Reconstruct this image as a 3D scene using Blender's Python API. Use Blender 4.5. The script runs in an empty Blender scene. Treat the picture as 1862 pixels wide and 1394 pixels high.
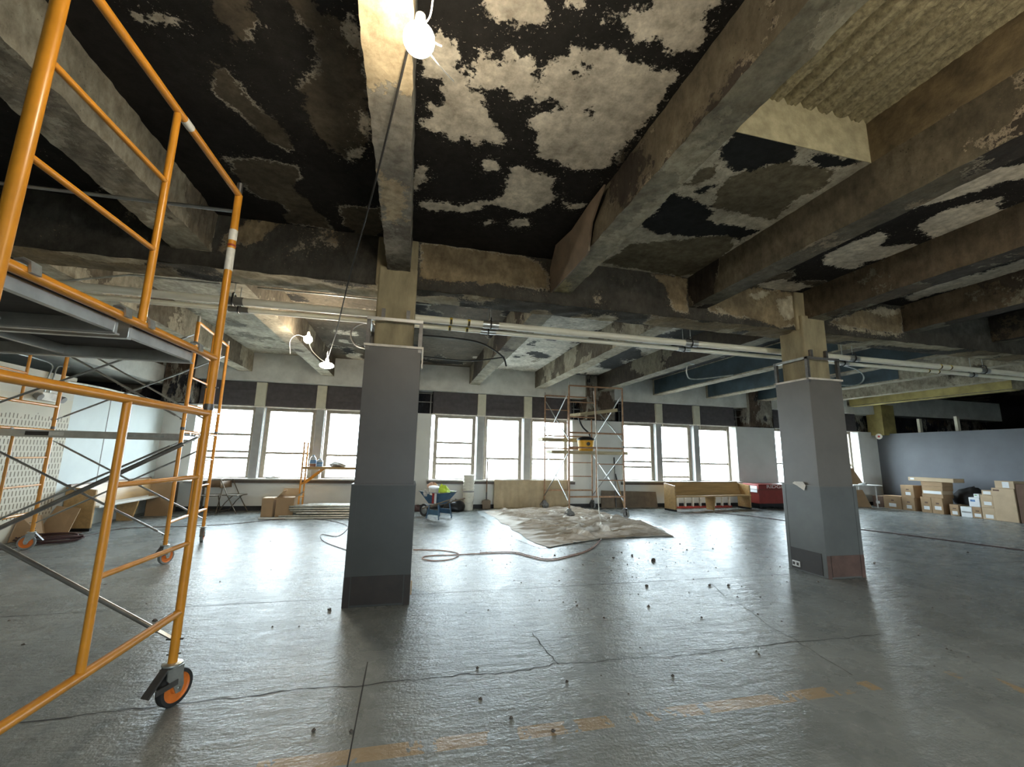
import bpy, math, random
import numpy as np
from mathutils import Vector, Matrix
random.seed(7)
SC = bpy.context.scene
COL = SC.collection
R = math.radians

# ------------------------------------------------------------------ camera
IMG_W, IMG_H, FPX = 1862.0, 1394.0, 766.0
YAW, PITCH, ROLL = R(13.49), R(9.66), R(1.19)
fw = Vector((math.sin(YAW) * math.cos(PITCH), math.cos(YAW) * math.cos(PITCH), math.sin(PITCH)))
r0 = Vector((math.cos(YAW), -math.sin(YAW), 0)); u0 = r0.cross(fw)
rt = r0 * math.cos(ROLL) + u0 * math.sin(ROLL); up = rt.cross(fw)
cam = bpy.data.cameras.new('camera'); camo = bpy.data.objects.new('camera', cam); COL.objects.link(camo)
cam.sensor_fit = 'HORIZONTAL'; cam.sensor_width = 36.0; cam.lens = 36.0 * FPX / IMG_W
cam.clip_start = 0.05; cam.clip_end = 500
camo.matrix_world = Matrix(((rt.x, up.x, -fw.x, 0), (rt.y, up.y, -fw.y, 0), (rt.z, up.z, -fw.z, 1.5), (0, 0, 0, 1)))
SC.camera = camo

# ------------------------------------------------------------------ sky, exposure
W = bpy.data.worlds.new('sky'); SC.world = W; W.use_nodes = True
bg = W.node_tree.nodes['Background']
bg.inputs['Color'].default_value = (0.79, 0.915, 1.0, 1); bg.inputs['Strength'].default_value = 16.0
SC.view_settings.view_transform = 'Standard'; SC.view_settings.look = 'None'
SC.view_settings.gamma = 1.0; SC.view_settings.use_curve_mapping = False
SC.view_settings.exposure = 0.95
SC.cycles.max_bounces = 8; SC.cycles.diffuse_bounces = 5; SC.cycles.glossy_bounces = 4
SC.cycles.transparent_max_bounces = 12; SC.cycles.sample_clamp_indirect = 8.0
SC.cycles.use_denoising = True; SC.cycles.adaptive_threshold = 0.02
LAMP_STRENGTH = 185.0

def portal(x, y, z, sx, sz, face):
    l = bpy.data.lights.new('window_portal', 'AREA'); l.shape = 'RECTANGLE'; l.size = sx; l.size_y = sz
    l.cycles.is_portal = True
    o = bpy.data.objects.new('window_portal', l); COL.objects.link(o); o.location = (x, y, z)
    o.rotation_euler = (R(-90) if face < 0 else R(90), 0, 0)
    return o

# ------------------------------------------------------------------ materials
MATS = {}
def ramp2(nt, fac, a, b, c0=(0, 0, 0, 1), c1=(1, 1, 1, 1)):
    n = nt.nodes.new('ShaderNodeValToRGB'); n.color_ramp.elements[0].position = a; n.color_ramp.elements[1].position = b
    n.color_ramp.elements[0].color = c0; n.color_ramp.elements[1].color = c1
    nt.links.new(fac, n.inputs[0]); return n.outputs[0]
def mathn(nt, op, a, b=None, c=None, clamp=False):
    n = nt.nodes.new('ShaderNodeMath'); n.operation = op; n.use_clamp = clamp
    for i, v in enumerate((a, b, c)):
        if v is None: continue
        if isinstance(v, (int, float)): n.inputs[i].default_value = v
        else: nt.links.new(v, n.inputs[i])
    return n.outputs[0]
def noise(nt, co, scale, detail=4, rough=.55, stretch=None):
    if stretch:
        m = nt.nodes.new('ShaderNodeMapping'); m.inputs['Scale'].default_value = stretch; nt.links.new(co, m.inputs[0]); co = m.outputs[0]
    n = nt.nodes.new('ShaderNodeTexNoise'); n.inputs['Scale'].default_value = scale; n.inputs['Detail'].default_value = detail
    n.inputs['Roughness'].default_value = rough; nt.links.new(co, n.inputs['Vector']); return n.outputs[0]
def mixc(nt, fac, a, b, mode='MIX'):
    n = nt.nodes.new('ShaderNodeMix'); n.data_type = 'RGBA'; n.blend_type = mode
    for sock, v in ((n.inputs[0], fac), (n.inputs[6], a), (n.inputs[7], b)):
        if isinstance(v, (int, float)): sock.default_value = v
        elif isinstance(v, tuple): sock.default_value = v if len(v) == 4 else (*v, 1)
        else: nt.links.new(v, sock)
    return n.outputs[2]
def newmat(name):
    m = bpy.data.materials.new(name); m.use_nodes = True; nt = m.node_tree
    b = nt.nodes['Principled BSDF']; tc = nt.nodes.new('ShaderNodeTexCoord'); MATS[name] = m
    return m, nt, b, tc.outputs['Object']
def geo_pos(nt):
    return nt.nodes.new('ShaderNodeNewGeometry').outputs['Position']
def bump(nt, b, h, strength=.3, dist=.01):
    n = nt.nodes.new('ShaderNodeBump'); n.inputs['Strength'].default_value = strength; n.inputs['Distance'].default_value = dist
    nt.links.new(h, n.inputs['Height']); nt.links.new(n.outputs[0], b.inputs['Normal'])
def mat(name, col, rough=.6, metal=0.0, var=.25, scale=6, bmp=.0, spec=.5, c2=None, stretch=None, world=False):
    m, nt, b, co = newmat(name)
    if world: co = geo_pos(nt)
    n = noise(nt, co, scale, 5, .6, stretch)
    lo = tuple(c * (1 - var) for c in col); hi = tuple(min(1, c * (1 + var)) for c in col)
    if c2: hi = c2
    nt.links.new(mixc(nt, ramp2(nt, n, .35, .68), lo, hi), b.inputs['Base Color'])
    b.inputs['Roughness'].default_value = rough; b.inputs['Metallic'].default_value = metal
    b.inputs['Specular IOR Level'].default_value = spec
    if bmp: bump(nt, b, noise(nt, co, scale * 6, 4, .6, stretch), bmp, .006)
    return m
def peel(name, base, c1, c2, edge, amp=.24, amp2=.15, rough=.85, stretch=None):
    """burnt ceiling: base coat, layer m2 over it, layer m1 on top; the layers' outlines come from the mesh, their ragged rims from noise"""
    m, nt, b, co = newmat(name); co = geo_pos(nt)
    n1 = noise(nt, co, 8, 6, .66, stretch); n2 = noise(nt, co, 26, 5, .75, stretch)
    jit = mathn(nt, 'ADD', mathn(nt, 'MULTIPLY', mathn(nt, 'SUBTRACT', n1, .5), amp), mathn(nt, 'MULTIPLY', mathn(nt, 'SUBTRACT', n2, .5), amp2))
    big = noise(nt, co, 2.3, 5, .6); fine = noise(nt, co, 60, 3, .6)
    tone = ramp2(nt, big, .3, .7, (.62, .60, .58, 1), (1.25, 1.22, 1.18, 1))
    tone = mixc(nt, 1.0, tone, ramp2(nt, noise(nt, co, 13, 8, .7, (1, 1, .6)), .34, .66, (.62, .60, .57, 1), (1.22, 1.22, 1.22, 1)), 'MULTIPLY')
    speck = mathn(nt, 'MULTIPLY', mathn(nt, 'MAXIMUM', mathn(nt, 'SUBTRACT', noise(nt, co, 42, 4, .7), .605), 0.0), 1.5)
    col = mixc(nt, 1.0, (*base, 1), tone, 'MULTIPLY')
    hs = None
    for key, c in (('m2', c2), ('m1', c1)):
        a = nt.nodes.new('ShaderNodeAttribute'); a.attribute_name = key
        f = mathn(nt, 'ADD', mathn(nt, 'ADD', a.outputs['Fac'], jit), speck)
        s = ramp2(nt, mathn(nt, 'ADD', mathn(nt, 'MULTIPLY', f, 40.0), .5, clamp=True), .2, .8)
        cc = mixc(nt, 1.0, (*c, 1), tone, 'MULTIPLY')
        if edge and key == 'm2':
            e = mathn(nt, 'MULTIPLY', mathn(nt, 'SUBTRACT', 1.0, mathn(nt, 'MULTIPLY', mathn(nt, 'ABSOLUTE', f), 55.0), clamp=True), 1.0)
            thin = ramp2(nt, noise(nt, co, 2.0, 2), .46, .56)
            col = mixc(nt, s, col, cc); col = mixc(nt, mathn(nt, 'MULTIPLY', e, thin), col, (*edge, 1))
        else:
            col = mixc(nt, s, col, cc)
        hs = s if hs is None else mathn(nt, 'ADD', hs, s)
    nt.links.new(col, b.inputs['Base Color']); b.inputs['Roughness'].default_value = rough
    b.inputs['Specular IOR Level'].default_value = .25
    h = mathn(nt, 'ADD', hs, mathn(nt, 'MULTIPLY', fine, .35))
    bump(nt, b, h, .7, .008)
    return m

TAN = (.62, .575, .485); BLK = (.0165, .0152, .0138); BRN = (.105, .083, .056); GRYB = (.06, .058, .05)
peel('slab_soot', BLK, TAN, (.10, .085, .062), (.50, .45, .36))
peel('slab_tan', (.50, .465, .375), (.014, .016, .016), (.155, .135, .09), None)
peel('slab_white', (.56, .55, .50), (.045, .048, .05), (.25, .23, .19), None, amp=.3, amp2=.12)
peel('slab_grey', (.20, .19, .155), (.42, .40, .33), (.13, .115, .085), None, amp=.3)
peel('girder_coat', (.060, .056, .047), (.42, .37, .27), (.225, .175, .105), (.40, .34, .25), amp=.14)
peel('beam_coat', (.20, .185, .14), (.055, .045, .035), (.115, .090, .06), None, amp=.4, amp2=.12)
peel('beam_dark', (.112, .098, .070), (.25, .20, .14), (.045, .037, .030), (.3, .25, .18), amp=.35, amp2=.1)
peel('beam_light', (.36, .33, .26), (.14, .12, .09), (.24, .21, .16), None, amp=.3, amp2=.12)
peel('beam_olive', (.27, .25, .185), (.44, .38, .22), (.185, .17, .125), None, amp=.3, amp2=.1)
peel('beam_mottled', (.215, .205, .175), (.36, .30, .20), (.13, .12, .10), None, amp=.35, amp2=.2)
peel('pier_burnt', (.30, .285, .25), (.03, .032, .04), (.11, .080, .06), None, amp=.55, amp2=.3, stretch=(1.6, 1.6, .5))
mat('beam_blue', (.028, .050, .062), .7, var=.3, scale=3)
mat('beam_yellow', (.34, .275, .10), .8, var=.3, scale=2)
mat('concrete_stub', (.30, .245, .145), .85, var=.32, scale=5, bmp=.5, stretch=(1, 1, .35))
mat('wall_paint', (.66, .66, .63), .75, var=.07, scale=1.4)
mat('wall_cream', (.58, .55, .47), .75, var=.06, scale=1.5)
mat('wall_pale_blue', (.62, .67, .66), .7, var=.07, scale=1.1)
mat('wall_slate', (.115, .122, .138), .6, var=.10, scale=1.2)
mat('spandrel', (.60, .60, .56), .85, var=.16, scale=2.2, bmp=.3)
mat('void_black', (.010, .010, .012), .9)
mat('blind', (.085, .076, .080), .8, var=.15, scale=9)
mat('post_cream', (.60, .57, .45), .6, var=.08)
mat('mullion', (.36, .36, .35), .5, var=.08)
mat('sash', (.30, .25, .19), .5, var=.15, scale=9)
mat('sill', (.62, .60, .55), .45, var=.08)
mat('sill_edge', (.10, .075, .06), .5)
mat('baseboard', (.020, .019, .019), .6)
mat('clad_upper', (.088, .082, .079), .42, var=.09, scale=2.5)
mat('clad_lower', (.050, .053, .050), .42, var=.12, scale=2.5)
mat('clad_upper_b', (.15, .138, .122), .45, var=.09, scale=2.5)
mat('clad_lower_b', (.115, .120, .115), .45, var=.12, scale=2.5)
mat('kick_brown', (.024, .017, .013), .5, var=.25, scale=8)
mat('kick_rust', (.115, .065, .05), .6, var=.25, scale=8)
mat('trim_white', (.68, .62, .54), .5)
mat('steel', (.42, .42, .41), .38, 1.0, var=.15, scale=12)
mat('steel_dark', (.16, .155, .15), .45, .8, var=.25, scale=10)
mat('galv', (.50, .52, .50), .42, .85, var=.2, scale=14)
mat('aluminium', (.62, .61, .58), .33, .9, var=.12, scale=9)
mat('ply_dark', (.07, .066, .062), .7, var=.3, scale=3, stretch=(.3, 3, 3))
mat('ply_old', (.45, .38, .24), .7, var=.35, scale=4, stretch=(.4, 3, 3))
mat('scaffold_orange', (.62, .255, .022), .32, var=.10, scale=9)
mat('scaffold_rust', (.36, .205, .115), .5, var=.3, scale=10)
mat('wheel_orange', (.72, .19, .028), .45, var=.14, scale=10)
mat('rubber', (.022, .022, .022), .75)
mat('rubber_grey', (.22, .22, .21), .7)
mat('sticker', (.72, .70, .64), .5, var=.1, scale=40)
mat('sticker_red', (.45, .07, .03), .5)
mat('label_dark', (.035, .03, .025), .5)
mat('pipe_white', (.82, .77, .64), .35, var=.06, scale=3)
mat('pipe_tape', (.16, .15, .13), .5)
mat('tape_yellow', (.62, .42, .03), .5)
mat('black_plastic', (.014, .014, .016), .4)
mat('cable_black', (.018, .017, .016), .6)
mat('cord_brown', (.30, .14, .085), .6)
mat('cord_dark', (.07, .03, .028), .6)
mat('wire_white', (.75, .72, .66), .5)
mat('pew_wood', (.43, .27, .115), .4, var=.16, scale=3, stretch=(.5, 6, 6))
mat('pew_wood_dark', (.17, .095, .055), .45, var=.16, scale=3, stretch=(.5, 6, 6))
mat('cardboard', (.36, .235, .13), .8, var=.10, scale=4)
mat('cardboard_light', (.50, .375, .245), .8, var=.08, scale=4)
mat('cardboard_dark', (.13, .075, .05), .8, var=.12, scale=4)
mat('paper_white', (.74, .75, .76), .6, var=.05)
mat('print_grey', (.26, .25, .24), .6)
mat('print_green', (.16, .45, .14), .6)
mat('print_blue', (.12, .25, .50), .6)
mat('chest_red', (.24, .034, .026), .4, var=.12)
mat('barrow_blue', (.030, .085, .155), .45, var=.2, scale=8)
mat('stripe_red', (.40, .035, .03), .45)
mat('hivis', (.55, .75, .06), .7, var=.15, scale=9)
mat('sack_peach', (.60, .36, .24), .8)
mat('bucket_white', (.66, .63, .54), .5, var=.12, scale=7)
mat('tarp_tan', (.44, .355, .235), .9, var=.14, scale=3, bmp=.2)
mat('canvas', (.50, .42, .32), .9, var=.2, scale=4, c2=(.82, .79, .75), bmp=.2, stretch=(.45, 2.2, 1))  # pale streaks paint the fold highlights into the canvas colour
mat('plastic_sheet', (.60, .66, .68), .25, var=.12, scale=5)
mat('board_brown', (.185, .14, .098), .75, var=.2, scale=5)
mat('vacuum_yellow', (.68, .36, .03), .45, var=.1)
mat('ladder_red', (.40, .05, .035), .5)
mat('chair_metal', (.15, .12, .085), .4, .5)
mat('chair_pad', (.17, .11, .06), .6)
mat('table_white', (.70, .70, .68), .4)
mat('jug_clear', (.62, .70, .76), .2)
mat('jug_blue', (.16, .32, .58), .4)
mat('jug_rust', (.30, .14, .09), .5)
mat('rag', (.50, .48, .45), .9)
mat('gypsum', (.70, .69, .66), .9)
mat('debris', (.10, .085, .075), .9, var=.5, scale=20)
mat('crack', (.020, .018, .017), .9)
mat('outside_ground', (.45, .45, .42), .9)
mat('brick_far', (.40, .25, .18), .9)
mat('lime', (.30, .265, .165), .95, var=.40, scale=28, bmp=1.0)
mat('lime_face', (.40, .355, .225), .95, var=.22, scale=9, bmp=.6)
mat('lime_brown', (.13, .098, .052), .95, var=.45, scale=6, bmp=.8)
mat('red_bracket', (.45, .05, .04), .5)
# patterned wall covering: staggered dashes printed on cream
def leaf_pattern():
    m, nt, b, co = newmat('dash_print'); p = geo_pos(nt)
    sp = nt.nodes.new('ShaderNodeSeparateXYZ'); nt.links.new(p, sp.inputs[0])
    y, z = sp.outputs['Y'], sp.outputs['Z']
    row = mathn(nt, 'MULTIPLY', z, 10.0); ri = mathn(nt, 'FLOOR', row)
    yy = mathn(nt, 'ADD', mathn(nt, 'MULTIPLY', y, 15.0), mathn(nt, 'MULTIPLY', ri, .5))
    fy = mathn(nt, 'ABSOLUTE', mathn(nt, 'SUBTRACT', mathn(nt, 'FRACT', yy), .5))
    fz = mathn(nt, 'ABSOLUTE', mathn(nt, 'SUBTRACT', mathn(nt, 'FRACT', row), .5))
    inside = mathn(nt, 'MULTIPLY', mathn(nt, 'LESS_THAN', fy, .15), mathn(nt, 'LESS_THAN', fz, .38))
    lim = mathn(nt, 'MULTIPLY', mathn(nt, 'LESS_THAN', z, mathn(nt, 'ADD', 1.80, mathn(nt, 'MULTIPLY', noise(nt, p, 9, 2), .35))), mathn(nt, 'GREATER_THAN', z, .35))
    col = mixc(nt, mathn(nt, 'MULTIPLY', inside, lim), (.58, .53, .42), (.165, .13, .085))
    nt.links.new(col, b.inputs['Base Color']); b.inputs['Roughness'].default_value = .7
leaf_pattern()
def floor_mat():
    m, nt, b, co = newmat('floor_concrete'); p = geo_pos(nt)
    a = noise(nt, p, 1.1, 6, .62); c = noise(nt, p, 9, 5, .65, (1.0, .45, 1)); d = noise(nt, p, 45, 4, .6)
    col = mixc(nt, ramp2(nt, a, .32, .70), (.170, .185, .183), (.275, .296, .292))
    col = mixc(nt, mathn(nt, 'MULTIPLY', ramp2(nt, c, .52, .75), .45), col, (.37, .385, .38))
    col = mixc(nt, mathn(nt, 'MULTIPLY', ramp2(nt, d, .60, .80), .35), col, (.10, .099, .092))
    sp = nt.nodes.new('ShaderNodeSeparateXYZ'); nt.links.new(p, sp.inputs[0]); X, Y = sp.outputs['X'], sp.outputs['Y']
    # worn yellow lane stripe
    band = mathn(nt, 'LESS_THAN', mathn(nt, 'ABSOLUTE', mathn(nt, 'SUBTRACT', Y, 2.505)), .055)
    span = mathn(nt, 'MULTIPLY', mathn(nt, 'GREATER_THAN', X, -.62), mathn(nt, 'LESS_THAN', X, 3.2))
    wearn = mathn(nt, 'ADD', noise(nt, p, 4.2, 4, .6, (1, .35, 1)), mathn(nt, 'MULTIPLY', noise(nt, p, 40, 3), .18))
    thr = mathn(nt, 'ADD', .52, mathn(nt, 'MULTIPLY', mathn(nt, 'MAXIMUM', mathn(nt, 'SUBTRACT', X, 1.2), 0.0), .055))
    wear = mathn(nt, 'GREATER_THAN', wearn, thr)
    band2 = mathn(nt, 'MULTIPLY', mathn(nt, 'LESS_THAN', mathn(nt, 'ABSOLUTE', mathn(nt, 'SUBTRACT', X, 4.14)), .045), mathn(nt, 'MULTIPLY', mathn(nt, 'LESS_THAN', Y, 2.58), mathn(nt, 'GREATER_THAN', Y, 1.2)))
    band3 = mathn(nt, 'MULTIPLY', band, mathn(nt, 'MULTIPLY', mathn(nt, 'GREATER_THAN', X, 3.9), mathn(nt, 'LESS_THAN', X, 4.18)))
    st = mathn(nt, 'MAXIMUM', mathn(nt, 'MULTIPLY', mathn(nt, 'MULTIPLY', band, span), wear), mathn(nt, 'MULTIPLY', mathn(nt, 'MAXIMUM', band2, band3), mathn(nt, 'GREATER_THAN', wearn, .56)))
    col = mixc(nt, mathn(nt, 'MULTIPLY', st, .6), col, (.42, .27, .11))
    nt.links.new(col, b.inputs['Base Color'])
    rg = mathn(nt, 'ADD', mathn(nt, 'MULTIPLY', ramp2(nt, noise(nt, p, 2.6, 6, .68), .3, .72), .16), .20)
    nt.links.new(rg, b.inputs['Roughness']); b.inputs['Specular IOR Level'].default_value = .10
    bump(nt, b, mathn(nt, 'ADD', noise(nt, p, 6.0, 6, .68, (.6, 1.6, 1)), mathn(nt, 'MULTIPLY', d, .35)), .34, .03)
floor_mat()
def glass():
    m, nt, b, co = newmat('glass'); nt.nodes.remove(b)
    t = nt.nodes.new('ShaderNodeBsdfTransparent'); t.inputs[0].default_value = (.95, .97, .97, 1)
    g = nt.nodes.new('ShaderNodeBsdfGlossy'); g.inputs['Roughness'].default_value = .02
    mx = nt.nodes.new('ShaderNodeMixShader'); mx.inputs[0].default_value = .06
    nt.links.new(t.outputs[0], mx.inputs[1]); nt.links.new(g.outputs[0], mx.inputs[2])
    nt.links.new(mx.outputs[0], nt.nodes['Material Output'].inputs[0])
glass()
def emit(name, col, s):
    m, nt, b, co = newmat(name)
    b.inputs['Base Color'].default_value = (.9, .85, .75, 1)
    b.inputs['Emission Color'].default_value = (*col, 1); b.inputs['Emission Strength'].default_value = s
emit('lamp_glow', (1.0, .87, .66), LAMP_STRENGTH)

# ------------------------------------------------------------------ mesh helpers
class MB:
    def __init__(s, origin=(0, 0, 0)): s.v = []; s.f = []; s.o = Vector(origin)
    def add(s, vs, fs):
        k = len(s.v); s.v += [Vector(p) for p in vs]; s.f += [tuple(i + k for i in f) for f in fs]; return s
    def box(s, x0, x1, y0, y1, z0, z1):
        return s.add([(x0, y0, z0), (x1, y0, z0), (x1, y1, z0), (x0, y1, z0), (x0, y0, z1), (x1, y0, z1), (x1, y1, z1), (x0, y1, z1)],
                     [(0, 3, 2, 1), (4, 5, 6, 7), (0, 1, 5, 4), (1, 2, 6, 5), (2, 3, 7, 6), (3, 0, 4, 7)])
    def frame(s, d):
        d = d.normalized(); a = Vector((0, 0, 1)) if abs(d.z) < .95 else Vector((1, 0, 0))
        u = a.cross(d).normalized(); return u, d.cross(u)
    def obox(s, p0, p1, w, h):
        p0, p1 = Vector(p0), Vector(p1); u, v = s.frame(p1 - p0); vs = []
        for p in (p0, p1):
            for a, b in ((-1, -1), (1, -1), (1, 1), (-1, 1)): vs.append(p + u * a * w / 2 + v * b * h / 2)
        return s.add(vs, [(0, 3, 2, 1), (4, 5, 6, 7), (0, 1, 5, 4), (1, 2, 6, 5), (2, 3, 7, 6), (3, 0, 4, 7)])
    def path(s, pts, r, n=8, cap=True):
        pts = [Vector(p) for p in pts]; vs = []; fs = []; u = None
        rs = r if isinstance(r, (list, tuple)) else [r] * len(pts)
        for i, p in enumerate(pts):
            d = (pts[min(i + 1, len(pts) - 1)] - pts[max(i - 1, 0)]).normalized()
            if u is None: u, v = s.frame(d)
            else:
                u = (u - d * u.dot(d)).normalized(); v = d.cross(u)
            for k in range(n):
                a = 2 * math.pi * k / n; vs.append(p + (u * math.cos(a) + v * math.sin(a)) * rs[i])
        for i in range(len(pts) - 1):
            for k in range(n):
                fs.append((i * n + k, i * n + (k + 1) % n, (i + 1) * n + (k + 1) % n, (i + 1) * n + k))
        if cap: fs += [tuple(reversed(range(n))), tuple(range((len(pts) - 1) * n, len(pts) * n))]
        return s.add(vs, fs)
    def tube(s, p0, p1, r, n=10): return s.path([p0, p1], r, n)
    def lathe(s, prof, c=(0, 0, 0), axis=(0, 0, 1), n=20, ring=False):
        c = Vector(c); ax = Vector(axis).normalized(); u, v = s.frame(ax); vs = []; fs = []
        for r, h in prof:
            for k in range(n):
                a = 2 * math.pi * k / n; vs.append(c + ax * h + (u * math.cos(a) + v * math.sin(a)) * max(r, 1e-4))
        for i in range(len(prof) - 1):
            for k in range(n): fs.append((i * n + k, i * n + (k + 1) % n, (i + 1) * n + (k + 1) % n, (i + 1) * n + k))
        if ring:
            i = len(prof) - 1
            for k in range(n): fs.append((i * n + k, i * n + (k + 1) % n, (k + 1) % n, k))
        else: fs += [tuple(reversed(range(n))), tuple(range((len(prof) - 1) * n, len(prof) * n))]
        return s.add(vs, fs)
    def prism(s, poly, fn, a0, a1):
        n = len(poly); vs = [fn(p, a0) for p in poly] + [fn(p, a1) for p in poly]
        fs = [tuple(reversed(range(n))), tuple(range(n, 2 * n))] + [(i, (i + 1) % n, n + (i + 1) % n, n + i) for i in range(n)]
        return s.add(vs, fs)
    def blob(s, c, rx, ry, rz, seed=0, rough=.12, nu=18, nv=10, zmin=None):
        rnd = random.Random(seed); ph = [(rnd.uniform(1, 4), rnd.uniform(1, 4), rnd.uniform(0, 6), rnd.uniform(0, 6)) for _ in range(5)]
        vs = []; fs = []
        for j in range(nv + 1):
            t = math.pi * j / nv
            for i in range(nu):
                p = 2 * math.pi * i / nu; k = 1 + rough * .22 * math.sin(7 * p + 5 * t + seed) * math.sin(9 * t + 4 * math.cos(p)) + rough * sum(math.sin(a * p * 1 + f) * math.sin(b * t + g) for a, b, f, g in [(round(q[0]), q[1], q[2], q[3]) for q in ph]) / 2
                z = c[2] + rz * math.cos(t) * k
                if zmin is not None: z = max(z, zmin)
                vs.append((c[0] + rx * math.sin(t) * math.cos(p) * k, c[1] + ry * math.sin(t) * math.sin(p) * k, z))
        for j in range(nv):
            for i in range(nu): fs.append((j * nu + i, (j + 1) * nu + i, (j + 1) * nu + (i + 1) % nu, j * nu + (i + 1) % nu))
        return s.add(vs, fs)
    def grid(s, P):
        nv, nu = len(P), len(P[0]); vs = [p for row in P for p in row]
        fs = [(j * nu + i, j * nu + i + 1, (j + 1) * nu + i + 1, (j + 1) * nu + i) for j in range(nv - 1) for i in range(nu - 1)]
        return s.add(vs, fs)
    def build(s, name, m, parent=None, bevel=0, smooth=True, kind=None):
        o_ = s.o
        if parent is None and o_.length == 0 and s.v:      # a single mesh gets its origin at its base
            xs = [p.x for p in s.v]; ys = [p.y for p in s.v]; zs = [p.z for p in s.v]
            o_ = Vector(((min(xs) + max(xs)) / 2, (min(ys) + max(ys)) / 2, min(zs)))
        me = bpy.data.meshes.new(name); me.from_pydata([tuple(p - o_) for p in s.v], [], s.f); me.update()
        me.materials.append(MATS[m])
        if smooth: me.shade_smooth(); me.set_sharp_from_angle(angle=R(38))
        o = bpy.data.objects.new(name, me); COL.objects.link(o)
        if parent is None: o.location = o_
        else: o.parent = parent
        if bevel:
            b = o.modifiers.new('edge', 'BEVEL'); b.width = bevel; b.segments = 2; b.limit_method = 'ANGLE'; b.angle_limit = R(50)
        if kind: o['kind'] = kind
        return o
def tag(o, label, cat, group=None):
    o['label'] = label; o['category'] = cat
    if group: o['group'] = group
    return o
def thing(name, label, cat, loc=(0, 0, 0), rotz=0.0, group=None):
    o = bpy.data.objects.new(name, None); COL.objects.link(o); o.location = loc; o.rotation_euler = (0, 0, rotz); o.empty_display_size = .1
    return tag(o, label, cat, group)
def struct(name, loc=(0, 0, 0)):
    o = bpy.data.objects.new(name, None); COL.objects.link(o); o.location = loc; o['kind'] = 'structure'; o.empty_display_size = .1; return o
def shared(o, name, parent, loc=(0, 0, 0), rot=None):
    c = o.copy(); COL.objects.link(c); c.name = name; c.parent = parent; c.location = loc
    if rot: c.rotation_euler = rot
    return c
def bezier(pts, n=8):
    """Catmull-Rom through the points"""
    P = [Vector(p) for p in pts]; P = [P[0] * 2 - P[1]] + P + [P[-1] * 2 - P[-2]]; out = []
    for i in range(1, len(P) - 2):
        for k in range(n):
            t = k / n; a, b, c, d = P[i - 1], P[i], P[i + 1], P[i + 2]
            out.append(.5 * ((2 * b) + (c - a) * t + (2 * a - 5 * b + 4 * c - d) * t * t + (3 * b - a - 3 * c + d) * t ** 3))
    return out + [P[-2]]
def text_mesh(txt, size, m, name, parent, loc, rot, extrude=.003):
    cu = bpy.data.curves.new(name, 'FONT'); cu.body = txt; cu.size = size; cu.extrude = extrude; cu.align_x = 'LEFT'; cu.align_y = 'CENTER'
    t = bpy.data.objects.new(name, cu); COL.objects.link(t); dg = bpy.context.evaluated_depsgraph_get()
    me = bpy.data.meshes.new_from_object(t.evaluated_get(dg)); bpy.data.objects.remove(t)
    me.materials.clear(); me.materials.append(MATS[m])
    o = bpy.data.objects.new(name, me); COL.objects.link(o); o.parent = parent; o.location = loc; o.rotation_euler = rot; return o

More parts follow.
